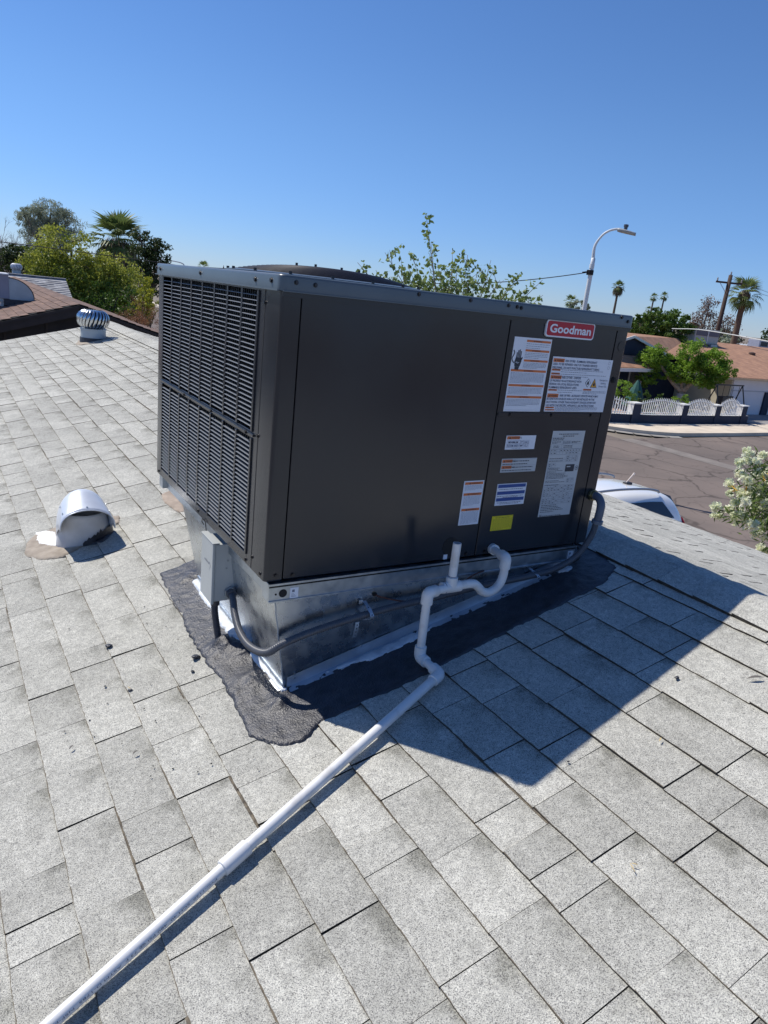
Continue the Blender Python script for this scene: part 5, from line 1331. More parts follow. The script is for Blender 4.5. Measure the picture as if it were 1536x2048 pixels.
def power_pole(loc, H_, label, arm=2.2, yaw=0.0, r_=.14, insul=True, lean=0, braces=True):
    t = root('power_pole', loc, label, 'power pole'); m_ = mat('creosote_pole', (.075,.045,.032), .85, var=.3, vscale=5)
    b = MB(); b.tube([(0,0,0),(0,0,H_)], [r_, r_*.72], 10); mk('pole', b, m_, t, world=False, smooth=True)
    c, s_ = math.cos(yaw), math.sin(yaw)
    b = MB(); b.bar((-arm/2*c,-arm/2*s_,H_-.55),(arm/2*c,arm/2*s_,H_-.55), .10, .13); mk('crossarm', b, m_, t, world=False)
    if braces:
        for k in (-1, 1): b = MB(); b.bar((k*arm*.34*c,k*arm*.34*s_,H_-.6),(0,0,H_-1.35), .03, .04); mk('brace', b, M_galrail, t, world=False)
    if insul:
        for k in (-.46,.0,.46):
            b = MB(); z = H_-.48 if k else H_; b.lathe((arm*k*c,arm*k*s_,z), [(.03,0),(.065,.05),(.04,.12),(.06,.16),(.02,.24)], 8, capt=True); mk('insulator', b, mat('insulator_grey', (.3,.28,.27), .4), t, world=False)
    return t
power_pole(polar(18.66, 110, ZG), H_of(110,.0118), 'small distant power pole just above the lid', arm=3.4, yaw=-.3, braces=False)

# ---------- young tree behind the unit: slender leafy shoots
yt = root('young_tree', polar(37, 18, ZG), 'slender leafy shoots of a young tree rising behind the air conditioner', 'tree')
rs = random.Random(31); bpt = polar(37, 18, ZG); hub = polar(37, 18, -1.2)
tips = [(33.57,.1070),(28.74,.0372),(30.77,.0537),(35.90,.0663),(37.09,.0621),(38.91,.0590),(41.10,.0407),(42.99,.0408),(32.07,.0338),(34.19,.0732),(30.2,.030),(36.4,.045),(39.8,.035),(33.0,.050),(40.4,.022),(42.2,.012),(31.4,.018),(35.0,.040),(38.0,.040),(34.5,.030),(29.8,.022),(43.2,.022),(37.4,.028),(33.4,.026),(41.5,.020),(39.2,.046),(32.6,.040),(36.0,.055)]
segs = [([bpt, bpt.lerp(hub,.5)+Vector((.05,.03,0)), hub], (.10,.06))]; LP = []
for a, t_ in tips:
    d_ = 18 + rs.uniform(-.7,.7); tip = polar(a, d_, elev(d_, t_)); m1 = hub.lerp(tip, .45) + Vector((rs.uniform(-.1,.1),rs.uniform(-.1,.1),.12)); P = [hub, m1, tip]
    segs.append((P, (.024,.005))); S = spl(P, 12)
    LL = len(S)
    nl = 26 if (a,t_) != tips[0] else 34
    for k in range(nl):
        u = .50 + .5*k/nl if t_ < .1 else .62 + .38*k/nl
        if (a,t_) == tips[0] and .70 < u < .88: continue
        p = S[min(LL-1, int(u*(LL-1)))]; q = p + Vector((rs.uniform(-1,1),rs.uniform(-1,1),rs.uniform(-.6,.9)))*.22*(1.25-u)**.3
        for j in range(4): LP.append(tuple(q + Vector((rs.uniform(-1,1),rs.uniform(-1,1),rs.uniform(-1,1)))*.072))
    for k in range(5):
        p = S[int(LL*rs.uniform(.45,.95))]; e = p + Vector((rs.uniform(-.45,.45),rs.uniform(-.45,.45),rs.uniform(.05,.42))); segs.append(([p, p.lerp(e,.5)+Vector((0,0,.02)), e], (.008,.003)))
        if rs.random() < .8:
            for j in range(9): LP.append(tuple(p.lerp(e, rs.uniform(.3,1.05)) + Vector((rs.uniform(-1,1),rs.uniform(-1,1),rs.uniform(-1,1)))*.078))
trunk('trunk', segs, mat('grey_twig', (.24,.21,.16), .85), yt, n=6)
V, F = leaf_cloud(LP, .122, .62, seed=31, droop=.4); npmesh('crown', V, F, leafmat('grey_fresh_leaf', (.27,.35,.11), (.14,.20,.055), trans=.35, vscale=3), yt)

# ---------- curved street lamp on the corner
LD = 19.8
def lp(a, t_): q = polar(a, LD, elev(LD, t_)); return q
base = polar(46.42, LD, ZG); arm = [base, Vector((base.x,base.y,elev(LD,.0469))), lp(46.40,.070), lp(46.36,.0885), lp(46.72,.1015), lp(47.15,.108), lp(47.62,.1108), lp(47.85,.1105)]
sl = root('street_lamp', base, 'tall white street lamp with curved arm behind the right end of the air conditioner', 'street lamp')
m_ = mat('lamp_white_paint', (.66,.68,.69), .45); P = spl(arm, 6)
b = MB(); b.tube(P, [max(.028, .068-.040*i/(len(P)*.5)) for i in range(len(P))], 14); mk('pole', b, m_, sl, smooth=True)
b = MB(); q = lp(46.41,.0640); b.tube([q-Vector((0,0,.05)), q+Vector((0,0,.05))], .062, 14); mk('collar', b, m_, sl)
h0, h1 = lp(47.72,.1103), lp(49.06,.1070); d = (h1-h0).normalized(); u = Vector((0,0,1)); e = d.cross(u).normalized()
V = []; n = 9
for i in range(n+1):
    t_ = i/n; w_ = .05+.11*math.sin(math.pi*min(1,t_*.75+.15)); hh = .050 if i else .04; c = h0.lerp(h1, t_)
    for k in range(10):
        a = 2*math.pi*k/10; V.append(c + e*w_*math.cos(a) + u*(hh*math.sin(a) if math.sin(a) < 0 else hh*1.1*math.sin(a)*(1-.5*t_)))
b = MB(); b.add(V, [(i*10+k,i*10+(k+1)%10,(i+1)*10+(k+1)%10,(i+1)*10+k) for i in range(n) for k in range(10)]+[tuple(range(9,-1,-1)), tuple(range(n*10,n*10+10))]); mk('lamp_head', b, mat('lamp_grey', (.34,.36,.37), .5), sl, smooth=True)
b = MB(); c = h0.lerp(h1,.42)+u*.05; b.lathe(c, [(.045,0),(.045,.05),(.06,.06),(.06,.11),(.02,.12)], 12, capt=True); mk('photocell', b, M_conduit, sl)
q = lp(46.36,.0560); b = MB(); b.tube([q+Vector((0,0,-.06)), q+Vector((0,0,.06))], .09, 10); b.bar(q+Vector((-.22,.05,-.02)), q+Vector((.0,0,.03)), .03, .03); mk('cable_clamp', b, M_black, sl)
b = MB(); A_ = lp(46.2,.0560); B2 = polar(28, 24, elev(24,.020)); pts = [A_.lerp(B2, i/24) - Vector((0,0,.28*4*(i/24)*(1-i/24))) for i in range(25)]; b.tube(pts, .012, 5, False)
o = mk('overhead_cable', b, M_black); tag(o, 'black cable from the curved street lamp running left behind the young tree', 'cable')

# ---------- far palms on the right
palm(polar(48.6, 200, ZG), H_of(200,.0415), 2.1, .30, 'single tall thin palm right of the curved street lamp', nf=34, seed=41, skirt=2.6, skirt_r=1.3, frond_objs=False)
palm(polar(51.2, 330, ZG), H_of(330,.0335), 2.3, .34, 'taller left palm of the distant pair', nf=26, seed=42, frond_objs=False, group='distant cluster of four thin palms')
palm(polar(51.9, 330, ZG), H_of(330,.0360), 2.3, .34, 'tallest palm of the distant cluster, on its right side', nf=26, seed=43, frond_objs=False, group='distant cluster of four thin palms')
palm(polar(51.0, 345, ZG), H_of(345,.0178), 2.0, .30, 'low palm at the left foot of the distant cluster', nf=22, seed=44, frond_objs=False, group='distant cluster of four thin palms')
palm(polar(51.62, 345, ZG), H_of(345,.0187), 2.0, .30, 'low palm between the two tall ones of the distant cluster', nf=22, seed=45, frond_objs=False, group='distant cluster of four thin palms')
palm(polar(45.36, 170, ZG), H_of(170,.0175), 2.0, .25, 'palm top just left of the curved street lamp pole', nf=28, seed=46, frond_objs=False)
palm(polar(60.2, 150, ZG), H_of(150,.004), 2.2, .3, 'low distant palm at the right edge of the skyline', nf=24, seed=47, frond_objs=False)
tree('far_tree', polar(46.0, 160, ZG), lobes_px([(45.95,.0135,2.2,1.5),(46.5,.012,1.6,1.2)],160), 1500, .5, L_grey, 'small grey-green tree top beside the street lamp pole', tr=.2, seed=48)
palm(polar(57.25, 66, ZG), H_of(66,.0470), 1.75, .25, 'big fan palm with thick brown trunk beside the power pole', nf=36, seed=49, nb=11, lean=(-.15,.1), skirt=.7, skirt_r=.5)
power_pole(polar(55.95, 60, ZG), H_of(60,.0683), 'dark wooden power pole with a crossarm, left of the big palm', arm=1.9, yaw=-.62, r_=.20)
for k, (t0, sag, h2) in enumerate(((.0640,.8,.045),(.0600,.9,.040))):
    b = MB(); A_ = polar(56.0, 60, elev(60,t0)); B2 = polar(72, 90, elev(90,.02)); pts = [A_.lerp(B2, i/20) - Vector((0,0,sag*4*(i/20)*(1-i/20))) for i in range(21)]; b.tube(pts, .012, 4, False)
    o = mk('power_line', b, M_conduit); tag(o, ('upper','lower')[k]+' power line leading right from the crossarm pole', 'power line')
# pale service drop crossing in front of the house roof
b = MB(); A_ = polar(52.9, 42, elev(42,-.0020)); B2 = polar(55.2, 40, elev(40,.0005)); C2 = polar(60.5, 36, elev(36,-.0060)); D2 = polar(66, 33, elev(33,-.018))
b.tube(spl([A_,B2,C2,D2],10), .020, 6, False); o = mk('service_cable', b, mat('pale_cable', (.70,.70,.66), .5)); tag(o, 'thick pale service cable passing in front of the power pole foot', 'cable')
for i,(a, t0, t1, ra, lab) in enumerate(((55.0,.040,.0,1.75,'tallest brown dead-leaved tree left of the power pole'),(54.15,.012,-.01,1.2,'shortest brown dead-leaved tree, leftmost of the three'),(56.5,.022,-.01,1.8,'brown dead-leaved tree between power pole and big palm'))):
    lob = [(a, t0-.010, ra*.55, 1.1),(a-.25, t0-.024, ra*.8, 1.2),(a+.3, t0-.034, ra*.9, 1.3),(a, t0-.050, ra, 1.4)]
    tree('dead_tree', polar(a, 78, ZG), lobes_px(lob, 78), 3000, .19, L_deadl, lab, tr=.16, seed=60+i, per=28, clump=.6, hollow=.2, group='brown dead trees by the power pole', bark=M_dead)
tree('hedge_tree', polar(51.0, 52, ZG), lobes_px([(50.7,-.006,1.0,1.0),(51.5,-.001,1.0,1.1),(50.2,-.012,.9,.9),(51.1,-.022,1.6,.9)], 52), 8500, .17, L_mid, 'left clump of dense green trees behind the tan roof', tr=.15, seed=70)
tree('hedge_tree', polar(52.7, 52, ZG), lobes_px([(52.3,-.002,1.1,1.2),(53.1,.001,1.1,1.1),(53.6,-.006,.8,1.2),(52.8,-.020,1.7,.9)], 52), 9000, .17, L_mid, 'right clump of dense green trees behind the tan roof', tr=.15, seed=71)
tree('hedge_tree', polar(56.4, 75, ZG), lobes_px([(56.0,-.012,1.6,1.1),(57.0,-.016,1.3,.9),(55.2,-.014,1.2,.9)], 75), 3000, .28, L_grey, 'dusty green bush mass at the foot of the big palm', tr=.1, seed=72)
tree('hedge_tree', polar(60.3, 110, ZG), lobes_px([(59.9,-.010,3.0,2.2),(61.2,-.012,3.5,2.0)], 110), 3500, .40, L_dark, 'dark tree mass beyond the flat roof at the right edge', tr=.2, seed=73)
# long flat building beyond
fbld = root('flat_building', polar(58, 95, ZG), 'long low building with pale grey flat roof beyond the tan-roofed house', 'building')
b = MB(); c = polar(58, 95, 0); b.box(c.x-13, c.x+40, c.y-2, c.y+16, ZG, -.85); mk('wall', b, M_stucco_own, fbld)
b = MB(); b.box(c.x-13.3, c.x+40.3, c.y-2.3, c.y+16.3, -.85, -.50); mk('roof', b, mat('pale_flat_roof', (.50,.51,.52), .8, var=.1, vscale=1), fbld)
for k in range(3):
    ut = root('rooftop_unit', (c.x-9+9*k, c.y+4, -.5), ('leftmost','middle','rightmost')[k]+' of three small roof units on the long flat building', 'roof unit', 'roof units on the flat building')
    b = MB(); b.box(-1.1,1.1,-.8,.8,0,.95); mk('cabinet', b, M_cool, ut, world=False, bevel=.05); b = MB(); b.box(-.8,.8,-.815,-.80,.2,.75); mk('grille', b, M_coil, ut, world=False)

# horizon: distant roofs and tree line
ht = np.concatenate([clumped([( *polar(a, dd, 0)[:2], ZG+rzz*.85, 5.5, 5.5, rzz)], 220, .5, 22, seed=int(a*10)+900) for a, dd, rzz in [(random.uniform(-30, 95), random.uniform(230, 420), random.uniform(2.0,3.6)) for _ in range(150)]])
V, F = leaf_cloud(ht, 1.3, .8, seed=90); o = npmesh('distant_trees', V, F, L_dark); tag(o, 'line of distant dark trees along the horizon', 'trees', kind='stuff')

# ---------- corner house with tan roof
ho = root('tan_roof_house', (38, 28, ZG), 'corner house with tan shingle roof, navy front and white garage across the street', 'house')
M_tan = mat('tan_shingle', (.400,.220,.135), .95, col2=(.270,.145,.092), vscale=2.6, detail=9, bump=.015, bscale=9)
M_navy = mat('navy_wall', (.013,.022,.052), .75, var=.2, vscale=2); M_whitew = mat('white_wall', (.68,.67,.70), .8, var=.06, vscale=1.5); M_cream = mat('cream_wall', (.62,.56,.43), .8, var=.1, vscale=2)
M_trimw = mat('white_trim', (.74,.73,.70), .6); M_peach = mat('peach_fascia', (.62,.43,.26), .7)
def slab(name, P, th, m_, parent):
    P = [Vector(p) for p in P]; Q = [p-Vector((0,0,th)) for p in P]; k = len(P); b = MB()
    f = [tuple(range(k)), tuple(reversed(range(k,2*k)))] + [(k+i, k+(i+1)%k, (i+1)%k, i) for i in range(k)]
    b.add(P+Q, f); return mk(name, b, m_, parent)
zl = ZG + .15
# gable roof on the left, main slope to the street eave
def fan(name, P, th, lab=None):
    """roof surface as a triangle fan round its first point, with thickness"""
    P = [Vector(p) for p in P]; k = len(P); Q = [p-Vector((0,0,th)) for p in P]; b = MB()
    b.add(P+Q, [(0,i,i+1) for i in range(1,k-1)] + [(k,k+i+1,k+i) for i in range(1,k-1)] + [(k+i, k+(i+1)%k, (i+1)%k, i) for i in range(k)])
    o = mk(name, b, M_tan, ho)
    if lab: o['label'] = lab
fan('roof', [(43,30.0,.14),(34.0,30.0,.16),(31.1,24.6,.12),(33.9,24.6,-.66),(35.4,22.9,-1.02),(33.0,20.95,-1.38),(62,19.9,-1.36),(62,30.0,.02)], .10)
fan('roof', [(43,30,.14),(62,30,.02),(62,38,-1.5),(31,37,-1.5),(34.0,30,.16)], .10, 'rear slope of the tan roof')
fan('roof', [(31.1,24.6,.12),(34,30,.16),(26,30,-1.2),(27.6,24.6,-.86)], .10, 'far left slope of the tan roof')
fan('roof', [(27.8,23.4,-1.50),(31.5,23.4,-1.40),(33.0,24.55,-.92),(27.8,24.55,-.86)], .07, 'lower porch slope of the tan roof')
b = MB(); b.add([(27.6,24.7,-.95),(33.9,24.7,-.78),(31.1,24.7,.02)], [(0,1,2)]); mk('gable_wall', b, M_navy, ho)
b = MB(); b.bar((31.05,24.55,.10),(34.1,24.55,-.74), .05, .13); mk('barge_board', b, M_trimw, ho)
b = MB(); b.bar((31.05,24.55,.10),(27.7,24.55,-.86), .05, .13); mk('barge_board', b, M_trimw, ho)
b = MB(); b.bar((27.7,23.36,-1.62),(31.6,23.36,-1.52), .05, .17); mk('fascia', b, M_trimw, ho)
b = MB(); b.box(27.9, 36.0, 24.75, 24.85, zl-.1, -.80); mk('front_wall', b, M_navy, ho)
b = MB(); b.box(33.6, 34.9, 24.70, 24.745, -1.0, -.78); mk('frieze', b, M_navy, ho)
b = MB(); b.box(28.2, 29.7, 23.9, 24.7, zl-.1, -1.5); mk('porch_wall', b, M_cream, ho)
def window(x0, x1, z0, z1, y):
    b = MB(); b.box(x0-.07, x1+.07, y-.05, y-.002, z0-.07, z0); b.box(x0-.07, x1+.07, y-.05, y-.002, z1, z1+.07); b.box(x0-.07, x0, y-.05, y-.002, z0, z1); b.box(x1, x1+.07, y-.05, y-.002, z0, z1); wn = mk('window', b, M_trimw, ho)
    b = MB(); b.box(x0, x1, y-.02, y-.004, z0, z1); mk('pane', b, mat('dark_window_glass', (.02,.025,.03), .08, spec=.8), wn)
window(31.5, 32.5, -2.9, -1.75, 24.75)
# garage block
b = MB(); b.box(35.7, 62, 21.2, 27, zl-.1, -1.42); gw = mk('garage_wall', b, M_whitew, ho); gw['label'] = 'white garage wall facing the driveway'
b = MB(); b.box(35.6, 35.69, 21.25, 24.7, zl-.1, -1.42); mk('side_wall', b, M_cream, ho)
b = MB(); b.box(35.7, 62, 21.02, 21.12, -1.50, -1.42); b.bar((33.2,23.2,-1.52),(36.0,21.05,-1.50), .06, .14); mk('fascia', b, M_trimw, ho)
b = MB(); b.bar((33.0,20.85,-1.45),(62,19.85,-1.45), .04, .10); mk('fascia', b, M_peach, ho)
slab('soffit', [(33.2,21.0,-1.44),(62,20.0,-1.44),(62,21.2,-1.44),(35.6,21.2,-1.44)], .02, M_peach, ho)
b = MB(); b.box(38.85, 39.45, 21.10, 21.198, zl-.02, -2.15); mk('pilaster', b, M_navy, ho)
b = MB(); b.box(35.8, 39.6, 21.16, 21.198, -2.15, -2.10); mk('door_rail', b, mat('grey_trim', (.45,.45,.48), .7), ho)
b = MB(); b.box(39.7, 40.5, 21.12, 21.198, -2.15, -1.85); mk('wall_lamp', b, M_black, ho)
for k in range(4): b = MB(); b.box(39.6, 45, 21.172, 21.198, zl+.1+k*.36, zl+.1+k*.36+.33); mk('garage_door_panel', b, M_whitew, ho)
b = MB(); b.box(35.56, 35.6, 22.3, 23.2, -1.95, -1.65); mk('vent_grille', b, M_black, ho)
b = MB(); b.lathe((45.5,26.6,-.66), [(.10,0),(.10,.25),(.22,.27),(.22,.40),(.05,.46)], 10, capt=True); mk('roof_jack', b, mat('rusty_jack', (.10,.06,.045), .8), ho)
# hvac box on it
hv = root('roof_cooler', (42.9, 29.3, .12), 'boxy cream and grey cooler unit on the ridge of the tan roof', 'roof cooler')
b = MB(); b.box(-1.35,1.25,-.9,.9,-.15,.78); mk('cabinet', b, mat('cream_cabinet', (.52,.52,.46), .6, var=.1, vscale=2), hv, world=False, bevel=.03)
b = MB(); b.box(-1.25,-.1,-.94,-.905,.36,.70); b.box(.05,1.15,-.94,-.905,.36,.70); mk('louvre_grille', b, mat('cooler_grille', (.14,.14,.16), .7), hv, world=False)
b = MB(); b.box(-.06,.02,-.95,-.905,-.12,.76); mk('corner_strip', b, M_trimw, hv, world=False)
b = MB(); b.bar((-1.3,-1.0,-.15),(1.2,-1.0,-.15), .08, .08); b.bar((-1.2,-.98,.2),(-.4,-1.3,-.35), .05,.05); mk('stand', b, mat('stand_wood', (.35,.28,.20), .8), hv, world=False)
b = MB(); b.box(.1,.8,-1.25,-.95,-.55,-.15); mk('duct_drop', b, M_duct, hv, world=False)

# ---------- low navy wall with white picket arches
fe = root('low_wall', (28, 18.9, ZG), 'low navy wall with white arched picket panels round the corner garden', 'fence')
M_pick = mat('white_picket_metal', (.78,.78,.76), .5)
zp = ZG + .155
wy = lambda x: 18.85 + (0 if x > 27 else .035*(27-x)**2)
b = MB(); n = 24; xs = [22.6 + (33.75-22.6)*i/n for i in range(n+1)]
for a, c in zip(xs[:-1], xs[1:]):
    b.add([(a,wy(a)-.1,zp-.1),(c,wy(c)-.1,zp-.1),(c,wy(c)+.1,zp-.1),(a,wy(a)+.1,zp-.1),(a,wy(a)-.1,zp+.38),(c,wy(c)-.1,zp+.38),(c,wy(c)+.1,zp+.38),(a,wy(a)+.1,zp+.38)], [(0,1,5,4),(2,3,7,6)])
mk('wall_base', b, M_navy, fe)
b = MB()
for a, c in zip(xs[:-1], xs[1:]): b.quad((a,wy(a)-.11,zp+.385),(c,wy(c)-.11,zp+.385),(c,wy(c)+.11,zp+.385),(a,wy(a)+.11,zp+.385))
mk('wall_coping', b, M_trimw, fe)
pil = [25.28, 28.55, 31.10, 33.28]
for x in pil:
    w_ = .26 if x < 25.5 else .20
    b = MB(); b.box(x-w_, x+w_, wy(x)-.13, wy(x)+.20, zp-.1, zp+.86); pp = mk('pillar', b, M_navy, fe)
    b = MB(); b.box(x-w_-.04, x+w_+.04, wy(x)-.17, wy(x)+.24, zp+.86, zp+.91); mk('pillar_cap', b, M_trimw, pp)
    b = MB(); b.box(x-w_-.012, x-w_-.001, wy(x)-.12, wy(x)+.19, zp+.39, zp+.86); mk('pillar_side', b, M_trimw, pp)
def arch(x0, x1, hmid=1.02, hend=.80, s_=.13):
    n = int((x1-x0)/s_); 
    f = lambda x: hend + (hmid-hend)*math.sin(math.pi*(x-x0)/(x1-x0))
    b = MB(); pts = [(x, wy(x)+.02, zp+f(x)) for x in [x0+(x1-x0)*i/14 for i in range(15)]]; b.tube(pts, .020, 6); b.tube([(x0,wy(x0)+.02,zp+.46),(x1,wy(x1)+.02,zp+.46)] if x0 > 25 else [(x, wy(x)+.02, zp+.46) for x in [x0+(x1-x0)*i/6 for i in range(7)]], .018, 6); ra_ = mk('picket_rail', b, M_pick, fe)
    me = None
    for i in range(1, n):
        x = x0 + (x1-x0)*i/n; y = wy(x)+.02; z1 = zp+f(x)+.13
        b = MB(); b.box(x-.016,x+.016,y-.016,y+.016,zp+.385,z1-.08); b.add([(x-.030,y-.012,z1-.08),(x+.030,y-.012,z1-.08),(x+.030,y+.012,z1-.08),(x-.030,y+.012,z1-.08),(x,y,z1+.02)], [(0,1,4),(1,2,4),(2,3,4),(3,0,4)]); mk('picket', b, M_pick, fe)
    for xc in (x0+(x1-x0)*.36, x0+(x1-x0)*.66):
        b = MB(); y = wy(xc)-.01; P = [Vector((xc+.16*math.cos(a)*(1-.5*k/18), y, zp+.68+.20*math.sin(a)*(1-.3*k/18))) for k, a in enumerate([i*.42 for i in range(19)])]; b.tube(P, .016, 5); mk('scroll', b, M_pick, fe)
arch(22.7, 25.0); arch(25.57, 28.33, 1.02, .84); arch(28.78, 30.88, 1.05, .84); arch(31.33, 33.06, 1.12, .84)

# ---------- lobed tree in the garden
tb = Vector((33.1, 21.9, ZG+.1)); TX = lambda a, t_, d: polar(a, d, elev(d, t_))
fork = polar(54.55, 41.4, elev(41.4,-.0790))
base = polar(54.55, 41.4, ZG+.1)
Lc = [(51.75,-.040,.80,.70),(52.3,-.030,.95,.7),(52.0,-.058,.8,.6),(53.2,-.046,.8,.6),(54.9,-.022,1.15,.85),(56.2,-.030,1.05,.85),(55.5,-.044,1.2,.8),(54.3,-.048,.8,.7),(57.0,-.038,.75,.7),(56.3,-.052,.8,.5)]
def off(p): return p
lo = lobes_px([(a, t_-.0085, b_*.86, c_*.86) for a, t_, b_, c_ in Lc], 41.0)
segs = [([base, base.lerp(fork,.5), fork], (.24,.20)),
        ([fork, polar(53.6,41.2,elev(41.2,-.066)), polar(52.5,41,elev(41,-.046))], (.15,.07)),
        ([fork, polar(55.1,41.2,elev(41.2,-.064)), polar(55.9,41,elev(41,-.040))], (.15,.07)),
        ([fork, polar(54.3,41.2,elev(41.2,-.060)), polar(54.5,41,elev(41,-.034))], (.10,.05))]
gt = tree('garden_tree', base, lo, 26000, .115, L_bright, 'bright green lobed tree behind the white picket arches', bark=M_barkp, limbs=segs, seed=80, clump=.34, per=60, hollow=.45)
b = MB(); V = []; P = [(.30,0),(.27,.35),(.245,.95)]; b.lathe((base.x,base.y,base.z), P, 16); mk('whitewashed_band', b, mat('whitewash', (.50,.48,.47), .9, var=.3, vscale=6), gt, smooth=True)
# garden plants, swing frame, folded umbrella
for i, (a, d_, t_, ra, lab) in enumerate(((50.2,34.3,-.085,.62,'bushy garden shrub behind the leftmost picket panel'),(51.9,35.2,-.095,.40,'low green clump behind the wide picket panel, left part'),(53.3,36.2,-.098,.35,'low green clump behind the wide picket panel, right part'),(54.6,37.6,-.093,.50,'grassy green clump behind the second picket arch'))):
    tree('garden_shrub', polar(a, d_, ZG+.1), lobes_px([(a,t_,ra,.5),(a+.5,t_-.012,ra*.8,.35),(a-.5,t_-.014,ra*.8,.35)], d_), 1500, .10, L_bright if i in (0,3) else L_mid, lab, tr=.03, seed=82+i, per=30, cat='shrub', group='shrubs in the corner garden')
um = root('folded_umbrella', polar(51.35, 35.6, ZG+.1), 'dark green folded cloth canopy in the navy-walled garden', 'garden umbrella')
b = MB(); b.lathe((0,0,0), [(.55,.55),(.42,.9),(.25,1.35),(.05,1.75)], 9); mk('canopy', b, mat('dark_green_cloth', (.02,.09,.075), .8), um, world=False)
b = MB(); b.tube([(0,0,0),(0,0,1.8)], .03, 8); mk('pole', b, M_black, um, world=False)
sw = root('swing_frame', (33.8, 20.2, ZG+.12), 'dark metal garden swing frame before the cream wall', 'swing')
M_blk = mat('black_metal', (.02,.02,.02), .5)
b = MB(); b.bar((-1.15,0,1.75),(1.25,0,1.75), .06, .06); mk('top_bar', b, M_blk, sw, world=False)
for x in (-1.05, 1.15):
    for y in (-.55,.55): b = MB(); b.tube([(x,0,1.75),(x+(.12 if x>0 else -.12),y,0)], .03, 6); mk('leg', b, M_blk, sw, world=False)
b = MB(); b.box(.35,.95,-.3,.25,.55,.60); b.box(.35,.95,.22,.27,.55,1.15); mk('seat', b, M_blk, sw, world=False)
b = MB(); b.box(-.45,.10,-.1,.25,.60,1.15); mk('seat', b, M_blk, sw, world=False)
for x in (.38,.92,-.42,.08): b = MB(); b.tube([(x,0,.6),(x,0,1.75)], .012, 5); mk('hanger', b, M_blk, sw, world=False)

# ---------- white car on the driveway
car = root('parked_car', (8.68, 6.60, ZG), 'white compact hatchback-style SUV parked behind the roof edge', 'car')
M_car = mat('white_car_paint', (.84,.84,.82), .18, coat=.6); M_glass = mat('car_glass', (.012,.014,.018), .05, spec=.9); M_trimb = mat('black_trim', (.02,.02,.022), .5); M_tail = mat('tail_lamp_red', (.30,.01,.02), .2)
# profile stations along x: (x, half width at belt, roof half width, belt z, roof z, sill z)
st = [(-2.25,.66,.50,.72,.74,.38),(-2.0,.80,.60,.88,.92,.26),(-1.2,.86,.66,1.00,1.04,.22),(-.75,.87,.64,1.03,1.30,.22),(-.15,.88,.60,1.05,1.52,.22),(.5,.88,.595,1.06,1.565,.22),(1.2,.875,.585,1.07,1.545,.22),(1.75,.86,.565,1.08,1.48,.24),(1.98,.83,.54,1.06,1.40,.30),(2.10,.79,.70,1.00,1.04,.36),(2.16,.74,.66,.80,.84,.42)]
V = []; K = 14
for x, hw_, rw, bz, rz_, sz in st:
    sec = [(-hw_*.92,sz),(-hw_,sz+.18),(-hw_*1.01,bz*.78),(-hw_*.975,bz),(-(rw+ (hw_-rw)*.18),bz+(rz_-bz)*.82),(-rw*.86,rz_-.012),(-rw*.4,rz_+.012)]
    sec = sec + [(-y,z) for y, z in reversed(sec)]
    for y, z in sec: V.append((x, y, z))
F = []; ns = len(st)
for i in range(ns-1):
    for k in range(K-1): F.append((i*K+k, i*K+k+1, (i+1)*K+k+1, (i+1)*K+k))
    F.append((i*K+K-1, i*K, (i+1)*K, (i+1)*K+K-1))
F += [tuple(range(K)), tuple(reversed(range((ns-1)*K, ns*K)))]
b = MB(); b.add(V, [tuple(reversed(f)) for f in F]); body = mk('body', b, M_car, car, smooth=True, world=False)
sd = body.modifiers.new('sub', 'SUBSURF'); sd.levels = 2; sd.render_levels = 2
def cpt(x, s_, f):
    """point on the glasshouse side: f from belt (0) to roof edge (1)"""
    for a, c in zip(st[:-1], st[1:]):
        if a[0] <= x <= c[0]:
            t_ = (x-a[0])/(c[0]-a[0]); hw_, rw, bz, rz_ = [a[i]+(c[i]-a[i])*t_ for i in (1,2,3,4)]
            y = hw_*.975 + ((rw+(hw_-rw)*.18)-hw_*.975)*f; return Vector((x, s_*(y+.004), bz+(rz_-bz)*.82*f))
